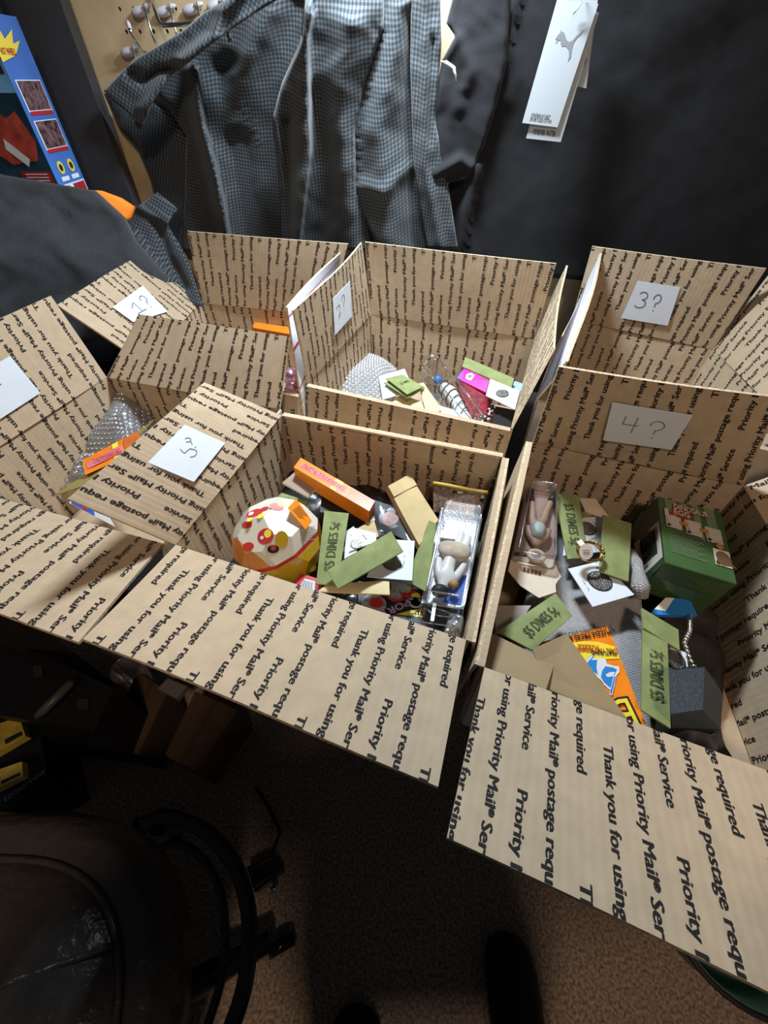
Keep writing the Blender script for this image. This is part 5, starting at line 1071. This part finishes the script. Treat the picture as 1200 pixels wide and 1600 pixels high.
# ---- carton 3
crumple('foil_corner', 'bright foil wrapper corner low in the back right carton', 'wrapper', [(975, 600), (1002, 604), (1000, 584), (990, 578)], .800, mat('foil_yellow', (.75, .68, .50), .22, .7, var=.5, vscale=90), .004, 1, 14, sc=120)
crumple('jade_bag', 'pale green trinket in a clear bag in the back right carton', 'bag', [(1040, 612), (1086, 622), (1082, 590), (1062, 580)], .800, clear('pale_bag', (.75, .80, .72), .3, .15), .006, 2, 16, sc=110)
c = at(1062, 600, .795); root = thing('jade_trinket', 'pale green stone trinket inside the clear bag', 'trinket', c - V((0, 0, .02))); mb = MB(); mb.ball(c, .018, 0, 14, 10, (1.4, .8, .7)); mb.build('stone', mat('jade', (.42, .50, .40), .3), root)

# ------------------------------------------------------------------ under and in front of the bench
M['leather'] = mat('black_leather', (.075, .064, .056), .30, bump=1.0, bscale=30, spec=.5)
_nt = M['leather'].node_tree
for _n in _nt.nodes:
    if _n.type == 'BUMP': _n.inputs['Distance'].default_value = .008
M['gloss_black'] = mat('gloss_black', (.008, .008, .008), .18)
ch = thing('office_chair', 'black leather office chair with looped arms at the lower left', 'chair', V((-.62, -.10, 0)))
SZ_ = .52; cs = at(60, 1600, SZ_)
def spx(px, py, z=SZ_): return at(px, py, z)
# seat: cushion inside a piping, bolster all round
ctr = V((spx(30, 1640).x, spx(30, 1640).y, SZ_))
def super_ring(cx, cy, rx, ry, z, n=48, e=2.6):
    out = []
    for i in range(n):
        t = 2 * math.pi * i / n; c_, s_ = math.cos(t), math.sin(t)
        out.append(V((cx + rx * math.copysign(abs(c_) ** (2 / e), c_), cy + ry * math.copysign(abs(s_) ** (2 / e), s_), z)))
    return out
A1 = spx(195, 1600); A2 = spx(90, 1344); B1_ = spx(288, 1560, SZ_ - .02); B2_ = spx(90, 1265, SZ_ - .02)
cx, cy = A1.x - .235, A2.y - .235; rx, ry = .235, .235; Rx, Ry = B1_.x - cx, B2_.y - cy
def lathe_rings(rs, name, m, parent, label=None):
    mb = MB(); n = len(rs[0])
    mb.add([p for r in rs for p in r], [(k * n + i, k * n + (i + 1) % n, (k + 1) * n + (i + 1) % n, (k + 1) * n + i) for k in range(len(rs) - 1) for i in range(n)] + [tuple((len(rs) - 1) * n + i for i in range(n))], 0, None, True)
    return mb.build(name, m, parent, label)
lathe_rings([super_ring(cx, cy, Rx * .8, Ry * .8, SZ_ - .10), super_ring(cx, cy, Rx, Ry, SZ_ - .07), super_ring(cx, cy, Rx, Ry, SZ_ - .03), super_ring(cx, cy, Rx * .96, Ry * .96, SZ_ + .002), super_ring(cx, cy, (rx + Rx) / 2, (ry + Ry) / 2, SZ_ + .015), super_ring(cx, cy, rx, ry, SZ_)], 'seat_bolster', M['leather'], ch)
lathe_rings([super_ring(cx, cy, rx, ry, SZ_ - .002), super_ring(cx, cy, rx * .93, ry * .93, SZ_ + .012), super_ring(cx, cy, rx * .7, ry * .7, SZ_ + .020), super_ring(cx, cy, rx * .3, ry * .3, SZ_ + .018)], 'seat_cushion', M['leather'], ch)
mb = MB(); mb.tube(super_ring(cx, cy, rx * 1.005, ry * 1.005, SZ_ + .006, 64), .0045, 8, closed=True); mb.build('piping', M['leather'], ch)
mb = MB(); mb.tube([V((cx - .18, cy + .055, SZ_ + .020)), V((cx, cy + .10, SZ_ + .022)), V((cx + .20, cy + .155, SZ_ + .012))], .004, 8); mb.build('seam', M['leather'], ch)
arm_o = [spx(222, 1290, .60), spx(250, 1276, .60), spx(290, 1281, .60), spx(335, 1310, .60), spx(368, 1355, .60), spx(386, 1410, .60), spx(390, 1470, .60), spx(382, 1540, .60), spx(362, 1605, .60), spx(330, 1680, .60)]
arm_i = [spx(240, 1330, .58), spx(275, 1318, .58), spx(310, 1335, .58), spx(340, 1380, .58), spx(352, 1450, .58), spx(348, 1520, .58), spx(325, 1600, .58), spx(295, 1680, .58)]
def smooth(P, k=5):
    out = []
    for i in range(len(P) - 1):
        a, b, c_, d_ = P[max(0, i - 1)], P[i], P[i + 1], P[min(len(P) - 1, i + 2)]
        for j in range(k):
            t = j / k; out.append((b * 2 + (c_ - a) * t + (a * 2 - b * 5 + c_ * 4 - d_) * t * t + (b * 3 - a - c_ * 3 + d_) * t ** 3) * .5)
    return out + [P[-1]]
mb = MB(); mb.tube(smooth(arm_o), .009, 12); mb.build('arm_loop', M['gloss_black'], ch); mb = MB(); mb.tube(smooth(arm_i), .005, 10); mb.build('arm_loop', M['gloss_black'], ch)
mb = MB(); mb.slab([arm_i[1] + V((0, 0, -.004)), arm_o[2] + V((.0, 0, -.004)), arm_o[2] + V((-.012, .012, -.004)), arm_i[1] + V((-.018, .01, -.004))], .006, 0); mb.build('arm_bracket', M['gloss_black'], ch)
mb = MB(); mb.tube([V((cx, cy, SZ_ - .10)), V((cx, cy, .12))], .028, 14); mb.build('column', M['gloss_black'], ch)
for i in range(5):
    a = math.radians(24 + 72 * i); e = V((cx + .33 * math.cos(a), cy + .33 * math.sin(a), .075)); mb = MB(); mb.tube([V((cx, cy, .12)), V(((cx + e.x) / 2, (cy + e.y) / 2, .10)), e], [.030, .024, .018], 10); leg = mb.build('base_leg', M['gloss_black'], ch)
    mb = MB(); mb.disc(e + V((.012, 0, -.045)), V((-math.sin(a), math.cos(a), 0)), .028, 0, .022, 18); mb.build('caster', M['gloss_black'], ch)
mb = MB(); bk = [V((cx + .21 * math.sin(t), cy - .27 - .03 * math.cos(t), .62 + .42 * s)) for s in (0, 1) for t in [-1.2 + i * .24 for i in range(11)]]; mb.add(bk, [(i, i + 1, 12 + i, 11 + i) for i in range(10)], 0, None, True); o = mb.build('backrest', M['leather'], ch); s_ = o.modifiers.new('t', 'SOLIDIFY'); s_.thickness = .06

# black tool case, brown boxes, charger, magazines under the bench
def flatbox(px4, z, h): Q = quad(px4, z); return [q - V((0, 0, h)) for q in Q] + Q
dk_ = mat('tool_black', (.008, .0075, .0075), .5, var=.15, vscale=20)
P8 = flatbox([(-60, 1108), (146, 1142), (178, 1075), (-40, 975)], .34, .338); root = thing('tool_case', 'black plastic tool case on the carpet under the left cartons', 'case', base(P8, 0)); mb = MB(); mb.hexa(P8); mb.build('body', dk_, root)
mb = MB(); mb.tube([at(60, 1118, .362), at(66, 1112, .375), at(108, 1070, .375), at(113, 1065, .362)], .009, 8); mb.build('handle', mat('tool_grey', (.09, .085, .08), .35), root)
for a, b in (((52, 1040), (66, 1058)), ((120, 1092), (138, 1108))):
    mb = MB(); mb.slab([at(a[0], b[1], .346), at(b[0], b[1], .346), at(b[0], a[1], .346), at(a[0], a[1], .346)], .006, 0); mb.build('latch', mat('latch_grey', (.03, .028, .026), .4), root)
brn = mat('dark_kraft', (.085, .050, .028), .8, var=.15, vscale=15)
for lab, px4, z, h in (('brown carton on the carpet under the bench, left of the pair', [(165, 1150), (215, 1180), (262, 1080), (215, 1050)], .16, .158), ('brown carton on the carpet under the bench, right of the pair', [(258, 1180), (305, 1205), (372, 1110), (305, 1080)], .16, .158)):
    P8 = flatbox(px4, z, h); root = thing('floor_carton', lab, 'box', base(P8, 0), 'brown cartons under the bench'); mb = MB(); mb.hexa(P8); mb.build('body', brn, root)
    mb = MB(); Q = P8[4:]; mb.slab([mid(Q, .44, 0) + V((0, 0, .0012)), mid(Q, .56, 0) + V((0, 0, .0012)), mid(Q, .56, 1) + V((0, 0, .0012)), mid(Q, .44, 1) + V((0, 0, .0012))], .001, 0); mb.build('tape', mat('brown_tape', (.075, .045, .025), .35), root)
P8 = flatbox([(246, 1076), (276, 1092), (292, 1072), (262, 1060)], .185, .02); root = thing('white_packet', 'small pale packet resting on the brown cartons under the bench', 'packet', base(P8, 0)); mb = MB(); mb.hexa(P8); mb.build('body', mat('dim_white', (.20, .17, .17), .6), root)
c = at(196, 1045, .17); root = thing('plastic_cup', 'clear plastic cup on the floor at the left of the brown cartons', 'cup', V((c.x, c.y, .0)))
mb = MB(); n_ = 20; rr = [(.030, .002), (.034, .10), (.038, .17)]; mb.add([V((c.x + r * math.cos(2 * math.pi * i / n_), c.y + r * math.sin(2 * math.pi * i / n_), z)) for r, z in rr for i in range(n_)], [(k * n_ + i, k * n_ + (i + 1) % n_, (k + 1) * n_ + (i + 1) % n_, (k + 1) * n_ + i) for k in range(2) for i in range(n_)] + [tuple(reversed(range(n_)))], 0, None, True); mb.build('cup_wall', M['bubble'], root)
mb = MB(); mb.tube([V((c.x + .038 * math.cos(t), c.y + .038 * math.sin(t), .17)) for t in [i * math.pi / 10 for i in range(20)]], .0015, 6, closed=True); mb.build('lip', M['clear_strong'], root)
P8 = flatbox([(398, 1395), (440, 1362), (425, 1334), (385, 1355)], .05, .045); root = thing('charger', 'black power brick on the carpet beside the chair arm', 'charger', base(P8, 0)); mb = MB(); mb.hexa(P8); mb.build('body', M['gloss_black'], root)
Q = P8[4:]; mb = MB(); mb.tube([mid(Q, .1, .15) + V((0, 0, .002)), mid(Q, .9, .15) + V((0, 0, .002)), mid(Q, .9, .85) + V((0, 0, .002)), mid(Q, .1, .85) + V((0, 0, .002))], .002, 6, closed=True); mb.build('rim', mat('charger_grey', (.10, .10, .10), .3), root)
mb = MB(); mb.tube([at(424, 1336, .02), at(438, 1300, .012), at(420, 1262, .008), at(400, 1230, .006)], .004, 8); mb.build('cord', M['gloss_black'], root)
mb = MB(); mb.tube([at(424, 1392, .03), at(432, 1386, .03)], .006, 8); mb.build('plug', M['chrome'], root)
mags = [((-30, 1140), (30, 1120), (40, 1150), (-20, 1185), .30, (.55, .40, .05)), ((-40, 1215), (34, 1190), (36, 1212), (-30, 1245), .26, (.62, .50, .10)), ((-40, 1250), (60, 1205), (70, 1220), (-20, 1285), .20, (.03, .03, .035))]
for i, (a, b, c2, d, z, col) in enumerate(mags):
    P8 = flatbox([d, c2, b, a], z, .02); root = thing('magazine', ('yellow covered magazine leaning at the left edge under the bench', 'yellow striped magazine at the left edge above the dark one', 'dark magazine with white lettering, lowest at the left edge')[i], 'magazine', base(P8, 0), 'magazines at the left edge')
    mb = MB(); mb.hexa(P8); Q = P8[4:]; X, Y, n = frame(Q)
    if i == 2: write(mb, 'of tomorrow', mid(Q, .62, .35), X, Y, .02, 1, .02, fit=.10, lift=.001)
    else: mb.poly([mid(Q, .5, .1) + n * .001, mid(Q, .95, .1) + n * .001, mid(Q, .95, .3) + n * .001, mid(Q, .5, .3) + n * .001], 1)
    mb.build('cover', [mat('cover_%s' % 'abc'[i], col, .35, var=.3, vscale=30), mat('cover_print_%s' % 'abc'[i], (.55, .52, .48) if i == 2 else (.02, .02, .02), .5)], root)
mb = MB(); P8 = flatbox([(-120, 1330), (75, 1230), (60, 1130), (-120, 1150)], .178, .176); root = thing('storage_crate', 'dark crate at the left edge carrying the magazines', 'crate', base(P8, 0)); mb.hexa(P8); mb.build('body', dk_, root)
# teal bin at the lower right
c = at(1190, 1480, .12); root = thing('plastic_tub', 'shallow grey green tub partly hidden under the front right carton flap', 'tub', V((c.x, c.y, 0)))
E_ = at(1100, 1500, .12)
mb = MB(); n_ = 40; cxb, cyb = E_.x + .125, E_.y + .05; R1 = .155
ring_ = lambda r, z: [V((cxb + r * math.cos(2 * math.pi * i / n_), cyb + r * .8 * math.sin(2 * math.pi * i / n_), z)) for i in range(n_)]
rs = [ring_(R1 * .82, .002), ring_(R1 * .97, .10), ring_(R1, .11), ring_(R1 * 1.03, .12), ring_(R1 * .98, .122), ring_(R1 * .80, .012)]
mb.add([p for r in rs for p in r], [(k * n_ + i, k * n_ + (i + 1) % n_, (k + 1) * n_ + (i + 1) % n_, (k + 1) * n_ + i) for k in range(5) for i in range(n_)] + [tuple(reversed(range(n_)))], 0, None, True); mb.build('shell', mat('bin_green', (.09, .22, .18), .45), root)
mb = MB(); mb.tube([p + V((0, 0, .001)) for p in ring_(R1 * 1.03, .12)], .005, 8, closed=True); mb.build('rim', mat('bin_rim', (.02, .02, .02), .5), root)
# ------------------------------------------------------------------ the person taking the picture: dark clothes, black slip-on shoes
pr = thing('person', 'person standing at the bench in dark clothes and black slip-on shoes', 'person', V((.10, -.24, 0)))
tr = at(797, 1470, .07); tl = at(560, 1590, .07)
fr_, fl_ = V((tr.x, tr.y - .10, 0)), V((tl.x - .005, tl.y - .10, 0))
J = [V((.10, -.34, .98)), V((.10, -.36, 1.16)), V((.10, -.38, 1.36)), V((.10, -.37, 1.50)), V((.10, -.33, 1.60)), V((.10, -.31, 1.72)),
     V((.20, -.33, .92)), V((fr_.x - .01, -.26, .52)), V((fr_.x, fr_.y - .08, .11)), V((0.0, -.33, .92)), V((fl_.x + .01, -.28, .52)), V((fl_.x, fl_.y - .08, .11)),
     V((.29, -.38, 1.43)), V((.34, -.36, 1.17)), V((.20, -.14, 1.18)), V((-.10, -.38, 1.43)), V((-.22, -.34, 1.20)), V((-.08, -.14, 1.19))]
skin_mesh('body', J, [(0, 1), (1, 2), (2, 3), (3, 4), (4, 5), (0, 6), (6, 7), (7, 8), (0, 9), (9, 10), (10, 11), (2, 12), (12, 13), (13, 14), (2, 15), (15, 16), (16, 17)],
          [(.16, .11), (.15, .10), (.17, .11), .055, .085, .075, .095, .062, .048, .095, .062, .048, .06, .045, .032, .06, .045, .032], mat('dark_clothes', (.022, .021, .022), .9, sheen=.3), pr, 2)
for f, w_ in ((fr_, .052), (fl_, .050)):
    mb = MB(); k = 12; vs = []; nn_ = 16
    prof = [(-.17, .030, .050), (-.15, .042, .075), (-.08, .046, .085), (0.0, .050, .070), (.05, w_, .058), (.085, .046, .046), (.103, .032, .034), (.110, .012, .020)]
    for dy, hw, ht in prof:
        for i in range(nn_):
            a = 2 * math.pi * i / nn_; z = ht * .5 + ht * .5 * math.sin(a); vs.append(V((f.x + hw * math.cos(a) * (1 if math.sin(a) < .3 else .92), f.y + dy, max(.002, z + .002))))
    mb.add(vs, [(j * nn_ + i, j * nn_ + (i + 1) % nn_, (j + 1) * nn_ + (i + 1) % nn_, (j + 1) * nn_ + i) for j in range(len(prof) - 1) for i in range(nn_)] + [tuple(reversed(range(nn_))), tuple((len(prof) - 1) * nn_ + i for i in range(nn_))], 0, None, True)
    mb.build('shoe', mat('shoe_black', (.010, .010, .012), .6), pr)
